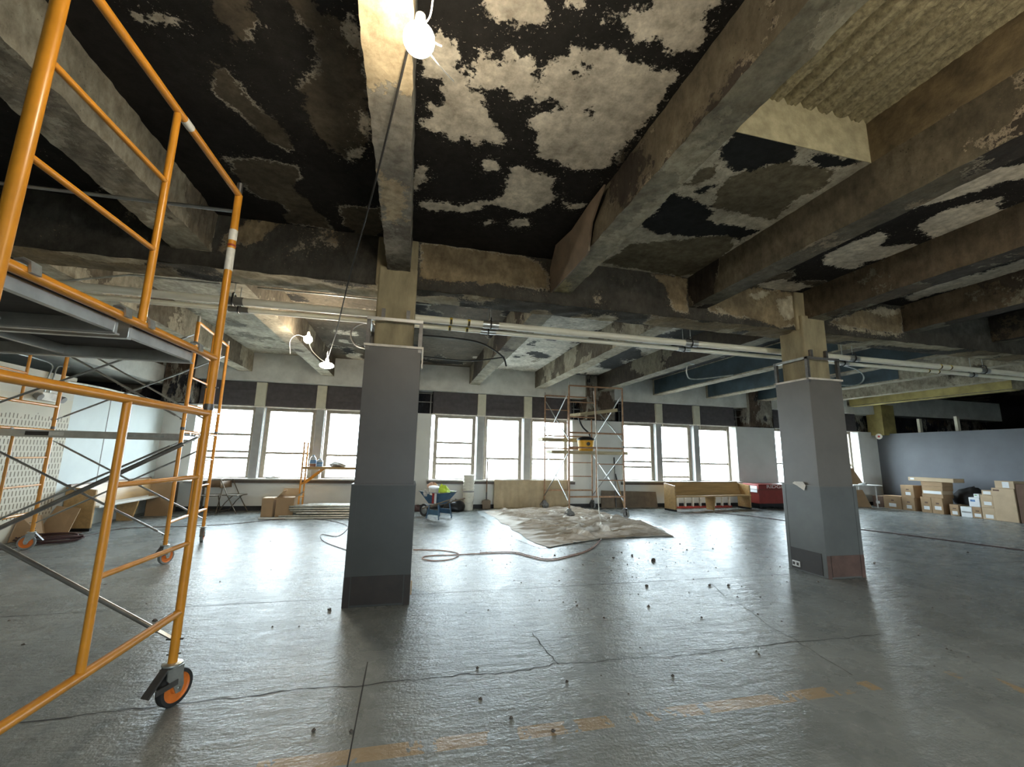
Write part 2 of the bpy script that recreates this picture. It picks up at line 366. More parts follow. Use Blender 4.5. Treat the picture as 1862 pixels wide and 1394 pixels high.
# outlines of paint layers on the ceiling, in metres on the surface they lie on
B12_tan=[[(0.23,2.45),(0.3,2.24),(0.32,2.21),(0.37,2.26),(0.39,2.31),(0.46,2.33),(0.46,2.17),(0.49,2.17),(0.5,2.24),(0.56,2.21),(0.62,2.21),(0.68,2.26),(0.73,2.24),(0.85,2.15),(0.84,2.08),(0.89,2.06),(0.94,2.07),(1.03,2.06),(1.08,2.04),(1.18,2.06),(1.32,2.07),(1.44,2.08),(1.56,2.05),(1.59,2.15),(1.6,2.28),(1.6,2.43),(1.6,2.57),(1.56,2.75),(1.53,2.89),(1.57,3.0),(1.46,3.08),(1.31,3.13),(1.18,3.13),(1.04,3.07),(0.94,3.07),(0.86,2.89),(0.85,2.79),(0.75,2.76),(0.74,2.68),(0.79,2.61),(0.7,2.6),(0.58,2.58),(0.54,2.53),(0.35,2.53),(0.25,2.54)],[(-0.04,2.29),(0.04,2.19),(0.06,2.23),(0.14,2.22),(0.16,2.4),(0.23,2.45),(0.25,2.54),(0.36,2.57),(0.4,2.67),(0.42,2.77),(0.48,2.81),(0.61,2.96),(0.6,3.03),(0.44,3.0),(0.4,3.08),(0.36,3.02),(0.27,3.01),(0.21,3.08),(0.13,3.0),(0.02,3.01),(-0.07,2.96),(0.02,2.88),(-0.02,2.74),(0.1,2.73),(0.1,2.61),(0.07,2.54),(-0.05,2.53)],[(0.26,1.98),(0.27,1.89),(0.54,1.82),(0.62,1.93),(0.63,1.97),(0.59,2.01),(0.49,2.05),(0.45,2.02),(0.37,2.05),(0.3,2.03)],[(1.03,1.87),(1.03,1.82),(1.11,1.77),(1.19,1.75),(1.16,1.66),(1.43,1.59),(1.54,1.64),(1.5,1.69),(1.52,1.74),(1.6,1.77),(1.59,1.85),(1.58,1.91),(1.44,1.95),(1.34,1.92),(1.2,1.93),(1.08,1.89)],[(0.93,1.87),(0.94,1.84),(1.01,1.86),(0.98,1.89)],[(0.69,1.84),(0.79,1.82),(0.79,1.86),(0.73,1.86)],[(0.72,3.26),(0.82,3.24),(1.0,3.26),(1.17,3.29),(1.19,3.37),(1.16,3.44),(1.27,3.56),(1.21,3.74),(1.07,3.89),(1.0,3.94),(0.91,3.9),(0.82,3.85),(0.66,3.86),(0.48,4.05),(0.28,4.07),(0.13,4.13),(-0.05,4.09),(-0.05,3.99),(0.12,3.98),(0.21,3.94),(0.31,3.96),(0.44,3.92),(0.53,3.8),(0.65,3.8),(0.75,3.64),(0.75,3.47)],[(0.45,3.26),(0.53,3.19),(0.63,3.26),(0.63,3.33),(0.52,3.38)],[(-0.08,3.45),(0.0,3.43),(0.03,3.58),(-0.01,3.67),(-0.07,3.72),(-0.05,3.8),(-0.1,3.88),(-0.1,3.59)],[(0.9,4.11),(1.1,3.99),(1.15,4.17),(1.06,4.24),(0.94,4.19)],[(0.6,4.17),(0.78,4.14),(0.69,4.24)],[(1.35,3.62),(1.58,3.61),(1.55,3.72),(1.42,3.72)]]
B12_hole=[[(0.44,2.5),(0.54,2.47),(0.58,2.58),(0.65,2.6),(0.75,2.56),(0.74,2.63),(0.67,2.68),(0.57,2.62),(0.48,2.61)],[(0.64,2.33),(0.69,2.29),(0.72,2.31),(0.71,2.36),(0.66,2.35)],[(1.1,2.53),(1.15,2.47),(1.21,2.5),(1.19,2.58)],[(0.6,2.65),(0.67,2.49),(0.74,2.54),(0.84,2.48),(0.94,2.52),(0.83,2.62),(0.69,2.68)],[(0.89,2.22),(0.92,2.2),(0.95,2.26)],[(0.97,2.19),(1.01,2.16),(1.03,2.24)]]
B01_brown=[[(-1.23,2.27),(-1.04,2.22),(-1.03,2.39),(-1.06,2.49),(-1.13,2.56),(-1.22,2.6),(-1.2,2.52),(-1.23,2.44),(-1.24,2.38)],[(-1.39,2.78),(-1.33,2.81),(-1.3,2.9),(-1.27,3.06),(-1.1,3.26),(-1.07,3.39),(-1.08,3.55),(-1.23,3.51),(-1.31,3.41),(-1.35,3.26),(-1.45,3.15),(-1.47,3.02),(-1.44,2.87)],[(-0.83,2.17),(-0.78,2.3),(-0.7,2.42),(-0.7,2.55),(-0.78,2.73),(-0.88,2.82),(-0.89,3.01),(-0.87,3.27),(-0.76,3.41),(-0.67,3.57),(-0.52,3.37),(-0.45,3.25),(-0.43,2.7),(-0.43,2.39),(-0.49,2.27),(-0.58,2.27),(-0.65,2.26),(-0.71,2.14)],[(-1.68,3.8),(-1.41,3.73),(-1.1,3.75),(-1.12,3.9),(-1.22,4.09),(-1.13,4.32),(-0.99,4.7),(-1.01,4.82),(-1.26,4.82),(-1.47,4.79),(-1.39,4.55),(-1.46,4.41),(-1.66,4.32),(-1.7,4.06)],[(-0.84,4.28),(-0.44,4.25),(-0.42,4.68),(-0.59,4.98),(-0.84,4.7)]]
B01_tan=[[(-0.56,2.35),(-0.48,2.22),(-0.46,2.29),(-0.43,2.45),(-0.49,2.42)],[(-1.71,2.54),(-1.53,2.51),(-1.44,2.53),(-1.53,2.56),(-1.67,2.58)],[(-0.63,3.4),(-0.45,3.3),(-0.53,3.42),(-0.65,3.57)],[(-0.5,2.95),(-0.43,3.01),(-0.48,3.21),(-0.52,3.13)]]
B01_hole=[[(-1.14,2.58),(-1.03,2.39),(-0.85,2.31),(-0.7,2.43),(-0.72,2.55),(-0.79,2.73),(-0.89,2.83),(-0.9,3.06),(-0.87,3.29),(-0.69,3.58),(-0.69,3.88),(-0.6,4.1),(-0.82,4.27),(-0.99,4.7),(-1.15,4.29),(-1.18,4.08),(-1.07,3.74),(-1.06,3.37),(-1.26,3.05),(-1.32,2.77),(-1.24,2.61)]]
B23_black=[[(2.32,3.39),(2.3,3.22),(2.48,3.22),(2.89,3.36),(2.92,3.52),(3.17,3.56),(3.37,3.54),(3.61,3.55),(3.6,3.8),(3.42,3.72),(3.1,3.82),(2.84,3.87),(2.61,3.91),(2.36,3.83),(2.27,3.71),(2.34,3.62)],[(2.45,3.15),(2.54,3.04),(2.64,2.98),(2.61,3.13)],[(2.39,2.67),(2.31,2.5),(2.31,2.36),(2.59,2.36),(2.85,2.38),(2.99,2.51),(2.87,2.65),(2.79,2.74),(2.64,2.8)],[(3.09,2.48),(3.19,2.42),(3.53,2.41),(3.48,2.52),(3.29,2.55)]]
B23_brown=[[(2.83,3.31),(2.72,3.13),(2.67,2.9),(2.72,2.71),(3.0,2.57),(3.45,2.56),(3.58,2.7),(3.5,3.0),(3.6,3.3),(3.4,3.35),(3.14,3.32)],[(2.32,4.74),(2.45,4.17),(2.82,4.02),(3.13,3.81),(3.41,3.69),(3.64,4.01),(3.74,4.38),(3.68,4.68),(3.52,4.85),(3.07,4.8),(2.7,4.79)],[(2.35,3.06),(2.33,2.87),(2.43,2.77),(2.52,2.81),(2.46,3.03)]]
B34_tan=[[(4.67,2.86),(4.61,2.51),(4.67,2.28),(4.77,2.15),(4.9,2.05),(5.15,2.17),(4.99,2.4),(4.94,2.56),(4.8,2.7)],[(5.13,3.02),(5.07,2.79),(5.15,2.6),(5.3,2.46),(5.57,2.58),(5.64,2.43),(6.02,2.62),(6.0,2.77),(6.07,2.99),(6.08,3.16),(5.82,3.19),(5.27,3.09)],[(4.81,3.76),(4.84,3.43),(4.88,3.24),(5.04,3.24),(5.22,3.45),(5.65,3.28),(5.67,3.56),(5.49,3.82),(5.53,4.03),(5.06,4.0)],[(4.73,4.77),(4.91,4.52),(5.57,4.59),(5.45,4.84),(5.15,4.94)]]
B45_tan=[[(7.23,4.55),(7.07,4.01),(7.26,3.64),(7.16,3.18),(7.57,3.38),(7.63,3.85),(7.49,4.31),(7.5,4.63)],[(7.11,3.87),(7.19,3.6),(7.18,3.49),(7.32,3.75)],[(7.67,4.74),(7.89,4.51),(7.79,4.22),(8.05,4.07),(8.15,3.69),(8.4,3.82),(8.32,4.22),(8.13,4.61)]]
G_brown=[[(0.01,3.98),(0.06,4.0),(0.3,4.0),(0.58,3.99),(0.86,3.99),(1.27,4.0),(1.47,3.92),(1.59,3.82),(1.62,3.57),(1.31,3.58),(0.99,3.58),(0.38,3.54),(0.03,3.54)],[(3.1,4.0),(3.66,3.99),(3.63,3.49),(3.43,3.5),(3.29,3.84)],[(3.92,3.65),(4.69,3.98),(5.54,3.99),(5.52,3.49),(5.16,3.41),(4.62,3.51),(4.0,3.53)],[(-2.05,3.79),(-1.83,4.0),(-1.51,4.01),(-1.63,3.9),(-1.76,3.73),(-1.94,3.68),(-2.07,3.59)],[(6.08,3.57),(6.84,3.88),(7.61,3.93),(7.54,3.53),(6.79,3.52)]]
G_tan=[[(4.65,3.86),(5.16,4.01),(4.82,3.8)],[(5.14,3.84),(5.54,3.94),(5.51,3.6),(5.23,3.52)],[(4.09,3.62),(4.32,3.56),(4.14,3.49)],[(6.84,3.85),(7.23,3.96),(7.61,3.9),(7.2,3.77)],[(6.08,3.57),(6.72,3.54),(7.54,3.51),(7.15,3.46),(6.28,3.5)]]
flake=[[(4.8,3.53),(4.74,3.81),(4.45,3.99),(3.96,3.92),(3.47,3.94),(3.17,3.93),(3.51,3.76),(3.65,3.53),(3.71,3.51),(4.05,3.51)]]
cord1=[[(0.17,7.12),(0.58,7.02),(0.8,6.84),(0.83,6.65),(0.69,6.43),(0.45,6.37),(0.29,6.53),(0.39,6.68),(0.8,6.69),(1.14,6.71),(1.65,6.68),(1.84,6.43),(1.99,6.2),(2.19,6.17),(2.52,6.36),(2.8,6.55),(3.13,6.9),(3.52,7.46)]]
cord2=[[(-5.68,7.85),(-5.44,8.22),(-5.24,8.62),(-5.08,9.62),(-4.1,9.82),(-3.41,10.01),(-2.74,10.53),(-2.09,10.63),(-1.57,10.26),(-1.11,9.48),(-1.13,8.42),(-1.44,8.62),(-1.28,7.95),(-0.74,7.1)]]
cord3=[[(8.61,10.74),(9.09,10.04),(9.42,9.14),(10.06,7.79),(10.33,7.15),(10.58,6.36),(10.84,5.55)]]
crackB=[[(-2.2,3.14),(-1.75,3.16),(-1.61,3.18),(-1.36,3.17),(-1.08,3.19),(-0.81,3.18),(-0.6,3.22),(-0.4,3.19),(-0.23,3.18),(0.08,3.18),(0.26,3.18),(0.49,3.19),(0.68,3.15),(0.92,3.17),(1.14,3.21),(1.39,3.18),(1.53,3.19),(1.88,3.17),(2.15,3.15),(2.4,3.15),(2.68,3.17),(3.0,3.17),(3.3,3.19),(3.78,3.16),(4.18,3.17)]]
crackD=[[(3.71,4.78),(3.52,4.29),(3.5,4.03),(3.39,3.67),(3.31,3.48),(3.3,3.25),(3.25,3.0),(3.18,2.64)]]
crackE=[[(1.12,3.77),(1.14,3.55),(1.15,3.35),(1.16,3.2)]]
chunks=[[(3.62,5.89),(1.89,2.88),(0.57,3.25),(-0.64,4.62),(1.13,2.95),(0.87,2.48),(0.67,2.64),(3.48,6.26),(2.84,4.79),(2.83,3.8),(1.89,3.96),(3.62,4.68),(3.85,4.64),(9.49,5.57),(6.92,5.22),(-0.21,2.7),(-2.07,4.61),(-0.41,2.75),(3.1,6.14)]]
drop=[[(2.07,11.39),(2.55,12.04),(3.52,12.36),(4.85,12.68),(5.08,11.74),(5.16,10.81),(5.43,9.72),(5.43,8.75),(5.15,7.51),(4.36,7.61),(3.75,7.53),(3.25,7.4),(2.79,7.17),(2.38,6.97),(2.25,7.34),(2.21,7.89),(2.15,8.53),(2.13,9.72)]]
stripe2=[[(3.93,2.57),(4.15,2.56),(4.14,2.42),(4.14,2.24)]]

def sdf(U, V, polys):
    """signed distance (inside positive) to a union of polygons"""
    best = np.full(U.shape, -.5)
    for P in polys:
        d2 = np.full(U.shape, 1e9); ins = np.zeros(U.shape, bool); n = len(P)
        for i in range(n):
            (ax, ay), (bx, by) = P[i], P[(i + 1) % n]
            ex, ey = bx - ax, by - ay; L = max(ex * ex + ey * ey, 1e-9)
            t = np.clip(((U - ax) * ex + (V - ay) * ey) / L, 0, 1)
            d2 = np.minimum(d2, (U - ax - t * ex) ** 2 + (V - ay - t * ey) ** 2)
            if ay != by:
                c = ((ay > V) != (by > V)) & (U < (bx - ax) * (V - ay) / (by - ay) + ax); ins ^= c
        d = np.sqrt(d2); best = np.maximum(best, np.where(ins, d, -d))
    return best
def vnoise(U, V, scale, seed):
    rs = np.random.RandomState(seed); G = rs.rand(64, 64); u, v = U * scale + 20, V * scale + 20
    i, j = np.floor(u).astype(int), np.floor(v).astype(int); f, g = u - i, v - j; f = f * f * (3 - 2 * f); g = g * g * (3 - 2 * g)
    q = lambda a, b: G[a % 64, b % 64]
    return (q(i, j) * (1 - f) + q(i + 1, j) * f) * (1 - g) + (q(i, j + 1) * (1 - f) + q(i + 1, j + 1) * f) * g
def paint_field(spec, U, V, seed):
    """spec: None, a number (general cover, -.3..+.3) or dict(polys, holes, also)"""
    if spec is None: return np.full(U.shape, -.5)
    if isinstance(spec, (int, float)):
        return spec + .5 * (vnoise(U, V, 1.3, seed) - .5) + .25 * (vnoise(U, V, 3.1, seed + 9) - .5)
    f = sdf(U, V, spec['polys'])
    if 'holes' in spec: f = np.minimum(f, -sdf(U, V, spec['holes']))
    if 'also' in spec: f = np.maximum(f, paint_field(spec['also'], U, V, seed))
    return f
class Skin:
    """a mesh of gridded faces carrying the two layer fields m1 and m2"""
    def __init__(s): s.v = []; s.f = []; s.a = []; s.b = []
    def face(s, fn, u0, u1, v0, v1, res, m1=None, m2=None, seed=1, chip=0.0):
        nu = max(1, int(math.ceil(abs(u1 - u0) / res))) + 1; nv = max(1, int(math.ceil(abs(v1 - v0) / res))) + 1
        U, V = np.meshgrid(np.linspace(u0, u1, nu), np.linspace(v0, v1, nv))
        A = paint_field(m1, U, V, seed).ravel(); B = paint_field(m2, U, V, seed + 50).ravel(); k = len(s.v)
        for u, v in zip(U.ravel(), V.ravel()): s.v.append(fn(float(u), float(v)))
        s.a += list(A); s.b += list(B)
        s.f += [(k + j * nu + i, k + j * nu + i + 1, k + (j + 1) * nu + i + 1, k + (j + 1) * nu + i) for j in range(nv - 1) for i in range(nu - 1)]
    def build(s, name, m, parent=None, kind='structure', flip=False):
        me = bpy.data.meshes.new(name); me.from_pydata([tuple(p) for p in s.v], [], s.f); me.update()
        for key, arr in (('m1', s.a), ('m2', s.b)):
            at = me.attributes.new(key, 'FLOAT', 'POINT'); at.data.foreach_set('value', np.array(arr, dtype=np.float32))
        me.materials.append(MATS[m]); o = bpy.data.objects.new(name, me); COL.objects.link(o)
        if parent is not None: o.parent = parent
        if kind and parent is None: o['kind'] = kind
        return o
def jit(p, a, s=0):
    x, y, z = p; q = 7.0
    return (x + a * math.sin(y * 13.1 + z * 9 + s) * math.sin(y * 31 + s), y, z + a * math.sin(y * 17.3 + x * 11 + s * 2) * math.sin(x * 23 + y * 5.7))
def beam(name, x0, x1, y0, y1, z0, z1, m, left=None, right=None, under=None, seed=1, left2=None, right2=None, under2=None, chip=.004, res=.07):
    """a concrete beam running towards the windows; its faces carry their own coats"""
    s = Skin()
    s.face(lambda u, v: jit((x0, u, v), chip, seed), y0, y1, z0, z1, res, left, left2, seed)
    s.face(lambda u, v: jit((x1, u, v), chip, seed), y0, y1, z0, z1, res, right, right2, seed + 3)
    s.face(lambda u, v: jit((v, u, z0), chip, seed), y0, y1, x0, x1, res, under, under2, seed + 5)
    for yy in (y0, y1): s.face(lambda u, v: (u, yy, v), x0, x1, z0, z1, .3, None, None)
    return s.build(name, m)

# ================================================================== THE SETTING
ZS, ZB, ZG, ZBB = 4.0, 3.57, 3.40, 3.50
YW = 12.2
fl = MB().box(-9.5, 23.5, -8, 12.7, -.15, 0).build('floor', 'floor_concrete', kind='structure')
gnd = MB().box(-80, 100, 12.7, 140, -1.0, -.9).build('ground_outside', 'outside_ground', kind='structure')
gnd2 = MB().box(-80, 100, -140, -8, -1.0, -.9).build('ground_behind', 'outside_ground', kind='structure')
def ribbon(name, pts, w, m, parent):
    b = MB(parent.location); P = [Vector((x, y, .0015)) for x, y in pts]; L = []
    for i, p in enumerate(P):
        d = (P[min(i + 1, len(P) - 1)] - P[max(i - 1, 0)]).normalized(); nrm = Vector((-d.y, d.x, 0)); k = w * (.6 + .8 * random.random()) / 2
        L.append([p + nrm * k, p - nrm * k])
    b.grid(L); return b.build(name, m, parent)
def wiggle(pts, n, amp):
    out = []
    for a, b in zip(pts[:-1], pts[1:]):
        for k in range(n):
            t = k / n; out.append((a[0] + (b[0] - a[0]) * t + random.uniform(-amp, amp), a[1] + (b[1] - a[1]) * t + random.uniform(-amp, amp)))
    return out + [pts[-1]]
ribbon('floor_joint', [(x * .5, 4.965 + .004 * math.sin(x)) for x in range(-12, 34)], .008, 'crack', fl)
ribbon('floor_joint', [(-.195, y * .25) for y in range(-8, 15)], .007, 'crack', fl)
ribbon('floor_joint', [(x * .5, -1.0) for x in range(-12, 34)], .012, 'crack', fl)
ribbon('floor_crack', wiggle(crackB[0], 4, .012), .008, 'crack', fl)
ribbon('floor_crack', wiggle(crackD[0], 4, .012), .006, 'crack', fl)
ribbon('floor_crack', wiggle(crackE[0], 4, .012), .007, 'crack', fl)

# ---- ceiling slab, bay by bay
beam_x = [-.23 + 1.985 * k for k in range(-3, 9)]       # beam centre lines
def slab(name, x0, x1, y0, y1, m, m1=None, m2=None, seed=1, z=ZS, res=.04):
    s = Skin(); s.face(lambda u, v: (u, v, z), x0, x1, y0, y1, res, m1, m2, seed); return s.build(name, m)
bw = .13
def BX(k): return -.23 + 1.985 * k
slab('ceiling', -.23, 1.775, .6, 4.84, 'slab_soot', dict(polys=B12_tan, holes=B12_hole), -.28, 11, res=.03)
slab('ceiling', -2.35, -.23, .6, 4.84, 'slab_soot', dict(polys=B01_tan), dict(polys=B01_brown, holes=B01_hole), 12, res=.03)
slab('ceiling', -9.5, -2.35, .6, 4.84, 'slab_soot', -.22, -.02, 13, res=.06)
slab('ceiling', 1.775, 3.79, 2.4, 4.84, 'slab_tan', dict(polys=B23_black), dict(polys=B23_brown), 14, res=.03)
slab('ceiling', 3.79, 5.75, .6, 4.84, 'slab_soot', dict(polys=B34_tan), -.25, 15, res=.03)
slab('ceiling', 5.75, BX(4), .6, 4.84, 'slab_soot', dict(polys=B45_tan, also=-.12), -.2, 16, res=.04)
slab('ceiling', BX(4), 23.5, .6, 4.84, 'slab_soot', -.10, -.05, 17, res=.09)
slab('ceiling', -9.5, 23.5, -8, .6, 'slab_soot', -.02, -.1, 18, res=.25)
slab('ceiling', 1.775, 3.79, .55, .6, 'slab_soot', None, None, 18, res=.3)
backs = {-5: ('slab_grey', -.3, -.2), -3: ('slab_grey', -.15, -.1), -2: ('slab_grey', .12, -.1), -1: ('slab_soot', -.20, .10), 0: ('slab_soot', -.24, .12),
         1: ('slab_white', -.14, -.22), 2: ('slab_white', .02, -.12), 3: ('slab_white', .06, -.1), 4: ('slab_soot', -.05, .12), 5: ('slab_grey', -.2, -.15), 6: ('slab_grey', -.2, -.15), 7: ('slab_grey', -.2, -.2)}
for k in (-3, -2, -1, 0, 1, 2, 3, 4, 5, 6, 7):
    m, a, b = backs[k]; slab('ceiling', BX(k), BX(k + 1), 5.26, 12.6, m, a, b, 30 + k, res=.06)
slab('ceiling', -9.5, BX(-3), 5.26, 12.6, 'slab_grey', -.3, -.1, 52, res=.2)
slab('ceiling', BX(8), 23.5, 5.26, 12.6, 'slab_soot', -.4, -.2, 53, res=.2)
MB().box(-9.6, 23.6, -8.1, 12.8, 4.45, 4.6).build('ceiling_upper_deck', 'void_black', kind='structure')
# ---- broken out pocket with corrugated underside between two beams
pk = struct('ceiling_pocket', (BX(1), 2.4, ZS))
x0, x1 = 1.885, 3.67
b = MB(pk.location); rows = []
for j in range(60):
    y = .6 + (2.4 - .6) * j / 59; row = []
    for i in range(200):
        x = x0 + (x1 - x0) * i / 199; ph = (x - x0) / .165 * 2 * math.pi
        q = (x - x0) / .165 % 1.0; g = math.exp(-((q - .5) / .16) ** 2); rib = .085 * g + .006 * math.cos(2 * math.pi * q); rough = .007 * math.sin(x * 151 + y * 37) * math.sin(y * 143 + x * 11) + .005 * math.sin(x * 61 + y * 97)
        row.append((x, y, 4.36 + rib + rough))
    rows.append(row)
b.grid(rows).build('corrugated_deck', 'lime', pk)
MB(pk.location).box(x0, x1, 2.4, 2.406, ZS - .002, 4.42).build('pocket_face', 'lime_face', pk)
MB(pk.location).box(x1 - .012, x1 + .02, .6, 2.4, ZS - .004, 4.42).build('pocket_side', 'lime_brown', pk)
MB(pk.location).box(x0 - .02, x0 + .02, .6, 2.4, ZS - .02, 4.42).build('pocket_side', 'lime_face', pk)
MB(pk.location).box(x0, x1, .56, .6, ZS - .004, 4.40).build('pocket_face', 'lime_face', pk)

# ---- beams of the near bay
beam('ceiling_beam', BX(-2) - .14, BX(-2) + .14, -8, 4.84, ZB, ZS, 'beam_coat', 0.0, 0.0, 0.0, 61)
beam('ceiling_beam', -2.53, -2.16, -8, 4.84, ZB, ZS, 'beam_light', -.2, -.16, -.2, 62, right2=-.1, under2=-.12, chip=.009, res=.05)
beam('ceiling_beam', -.355, -.10, -8, 4.84, ZB, ZS, 'beam_mottled', -.1, -.05, dict(polys=[[(-3, -1), (2.45, -1), (2.2, -.2), (2.5, 1), (-3, 1)], [(3.0, -.34), (3.7, -.33), (3.65, -.13), (3.1, -.16)]]), 63, under2=-.16, chip=.006, res=.05)
b2 = beam('ceiling_beam', 1.655, 1.895, -8, 4.84, ZB, ZS, 'beam_dark', -.26, .0, dict(polys=[[(-9, 1), (9, 1), (9, 2), (-9, 2)]]), 64, left2=-.08, under2=None, res=.05)
beam('ceiling_beam', 3.66, 3.93, -8, 4.84, ZB, ZS, 'beam_dark', -.30, 0, -.02, 65, left2=-.12, under2=-.1, res=.05)
beam('ceiling_beam', 5.60, 5.92, -8, 4.84, ZB, ZS, 'beam_coat', -.18, 0, -.05, 66, left2=.0, under2=.02, res=.05)
for k in (4, 5, 6, 7, 8): beam('ceiling_beam', BX(k) - bw, BX(k) + bw, -8, 4.84, ZB, ZS, 'beam_coat', .08, 0, .05, 66 + k, left2=.1, res=.09)
# olive repair mortar on the second beam's soffit
s = Skin(); s.face(lambda u, v: jit((v, u, ZB - .008), .006, 64), -2, 4.83, 1.645, 1.905, .05, -.22, -.14, 71); s.build('soffit_mortar', 'beam_olive')
# plaster sheet peeling off the second beam
fk = MB(b2.location); P = flake[0]; n = len(P)
fk.prism(P, lambda p, a: Vector((1.652 - a - max(0, p[1] - 3.6) * .16, p[0], p[1])), .004, .022)
fk.build('plaster_sheet', 'board_brown', b2)
# ---- beams of the window bay
for k in range(-3, 9):
    x = BX(k); m, l, rgt, u = 'beam_light', -.1, -.1, -.14
    if k in (-1, -2): m, l, rgt, u = 'beam_light', .1, -.02, -.18
    if k == 1: m, l, rgt, u = 'beam_coat', .02, 0, -.22
    if k == 3: m, l, rgt, u = 'beam_coat', .1, 0, -.2
    if k in (4, 5): m = 'beam_light'; l = -.2
    if k == 8: m = 'beam_coat'
    o = beam('ceiling_beam', x - .15, x + .15, 5.26, 12.0, ZBB, ZS, m, l, rgt, u, 90 + k)
    if k in (4, 5, 6):
        y0 = {4: 5.9, 5: 5.3, 6: 7.6}[k]
        MB(o.location).box(x - .158, x - .150, y0, 11.9, ZBB + .03, ZS - .03).build('blue_coat', 'beam_blue', o)
    if k == 8:
        MB(o.location).box(x - .166, x - .150, 7.6, 11.9, ZBB + .02, ZS - .04).build('yellow_coat', 'beam_yellow', o)
        MB(o.location).box(x - .15, x + .15, 7.6, 11.9, ZBB - .012, ZBB).build('yellow_coat', 'beam_yellow', o)
# ---- girder over the columns and one behind the camera
s = Skin(); GX0, GX1 = -9.5, 23.5
s.face(lambda u, v: (u, 4.84 + .008 * math.sin(u * 19) * math.sin(v * 27), v), GX0, GX1, ZG, ZS, .04, dict(polys=G_tan), dict(polys=G_brown, also=-.28), 5)
s.face(lambda u, v: (u, 5.26, v), GX0, GX1, ZG, ZS, .08, -.2, -.1, 6)
s.face(lambda u, v: (u, v, ZG + .01 * math.sin(u * 13) * math.sin(v * 21)), GX0, GX1, 4.84, 5.26, .05, -.06, -.02, 7)
s.build('ceiling_girder', 'girder_coat')
s = Skin(); s.face(lambda u, v: (u, -2.2, v), GX0, GX1, ZG, ZS, .3); s.face(lambda u, v: (u, -1.8, v), GX0, GX1, ZG, ZS, .3); s.face(lambda u, v: (u, v, ZG), GX0, GX1, -2.2, -1.8, .2)
s.build('ceiling_girder', 'girder_coat')

# ---- window wall
GRP = [[(-5.05, -4.04), (-3.62, -2.58), (-2.13, -1.12)], [(.80, 1.80), (2.25, 3.21), (3.66, 4.67)], [(6.71, 7.66), (8.06, 9.05), (9.48, 10.60)], [(12.59, 13.5), (13.85, 14.75), (15.0, 15.92)]]
RAILS = [[[1.89, 1.45, 1.29], [1.43], [1.40, 1.07]], [[1.82, 1.39, 1.22], [1.39], [1.40]], [[1.82, 1.38, 1.21], [1.51, 1.40, .91], [2.50, 1.35]], [[1.4], [1.4], [1.4]]]
OPEN = [(g[0][0] - .2, g[2][1] + .2) for g in GRP]
wb = MB(); wb.box(-9.5, 23.5, YW, 12.7, 0, .76)
edges = [-9.5] + [e for o in OPEN for e in o] + [23.5]
for i in range(0, len(edges), 2): wb.box(edges[i], edges[i + 1], YW, 12.7, .76, 2.62)
wall_back = wb.build('wall_back', 'wall_paint', kind='structure')
MB().box(-9.5, 23.5, 12.0, 12.7, 3.27, 4.2).build('wall_spandrel', 'spandrel', kind='structure')
for i in range(0, len(edges), 2):       # burnt column heads above the wall boards
    a, c = edges[i], edges[i + 1]; px = struct('pier_head', ((a + c) / 2, 12.35, 2.62))
    s = Skin(); s.face(lambda u, v: (u, 12.5, v), a, c, 2.62, 3.27, .06, .05, .0, 200 + i)
    cx = (a + c) / 2
    if i == 0: cx = -5.62
    if i < 8:
        hw = .46 if i > 2 else .30
        for (q0, q1) in (((cx - hw, 11.9), (cx + hw, 11.9)), ((cx - hw, 12.5), (cx - hw, 11.9)), ((cx + hw, 11.9), (cx + hw, 12.5))):
            s.face(lambda u, v: (q0[0] + (q1[0] - q0[0]) * u, q0[1] + (q1[1] - q0[1]) * u, v), 0, 1, 2.62, 3.98, .05, -.06, .02, 210 + i)
    o = s.build('burnt_concrete', 'pier_burnt', px); o.location = (-px.location.x, -px.location.y, -px.location.z)
    if 0 < i < 8:
        for xx in (a + .05, c - .05):
            MB(px.location).obox((xx, 12.23, 2.62), (xx, 12.23, 3.22), .03, .03).build('stud', 'steel_dark', px)
        for zz in (2.95, 3.2): MB(px.location).obox((a, 12.22, zz), (c, 12.22, zz), .025, .025).build('stud', 'steel_dark', px)
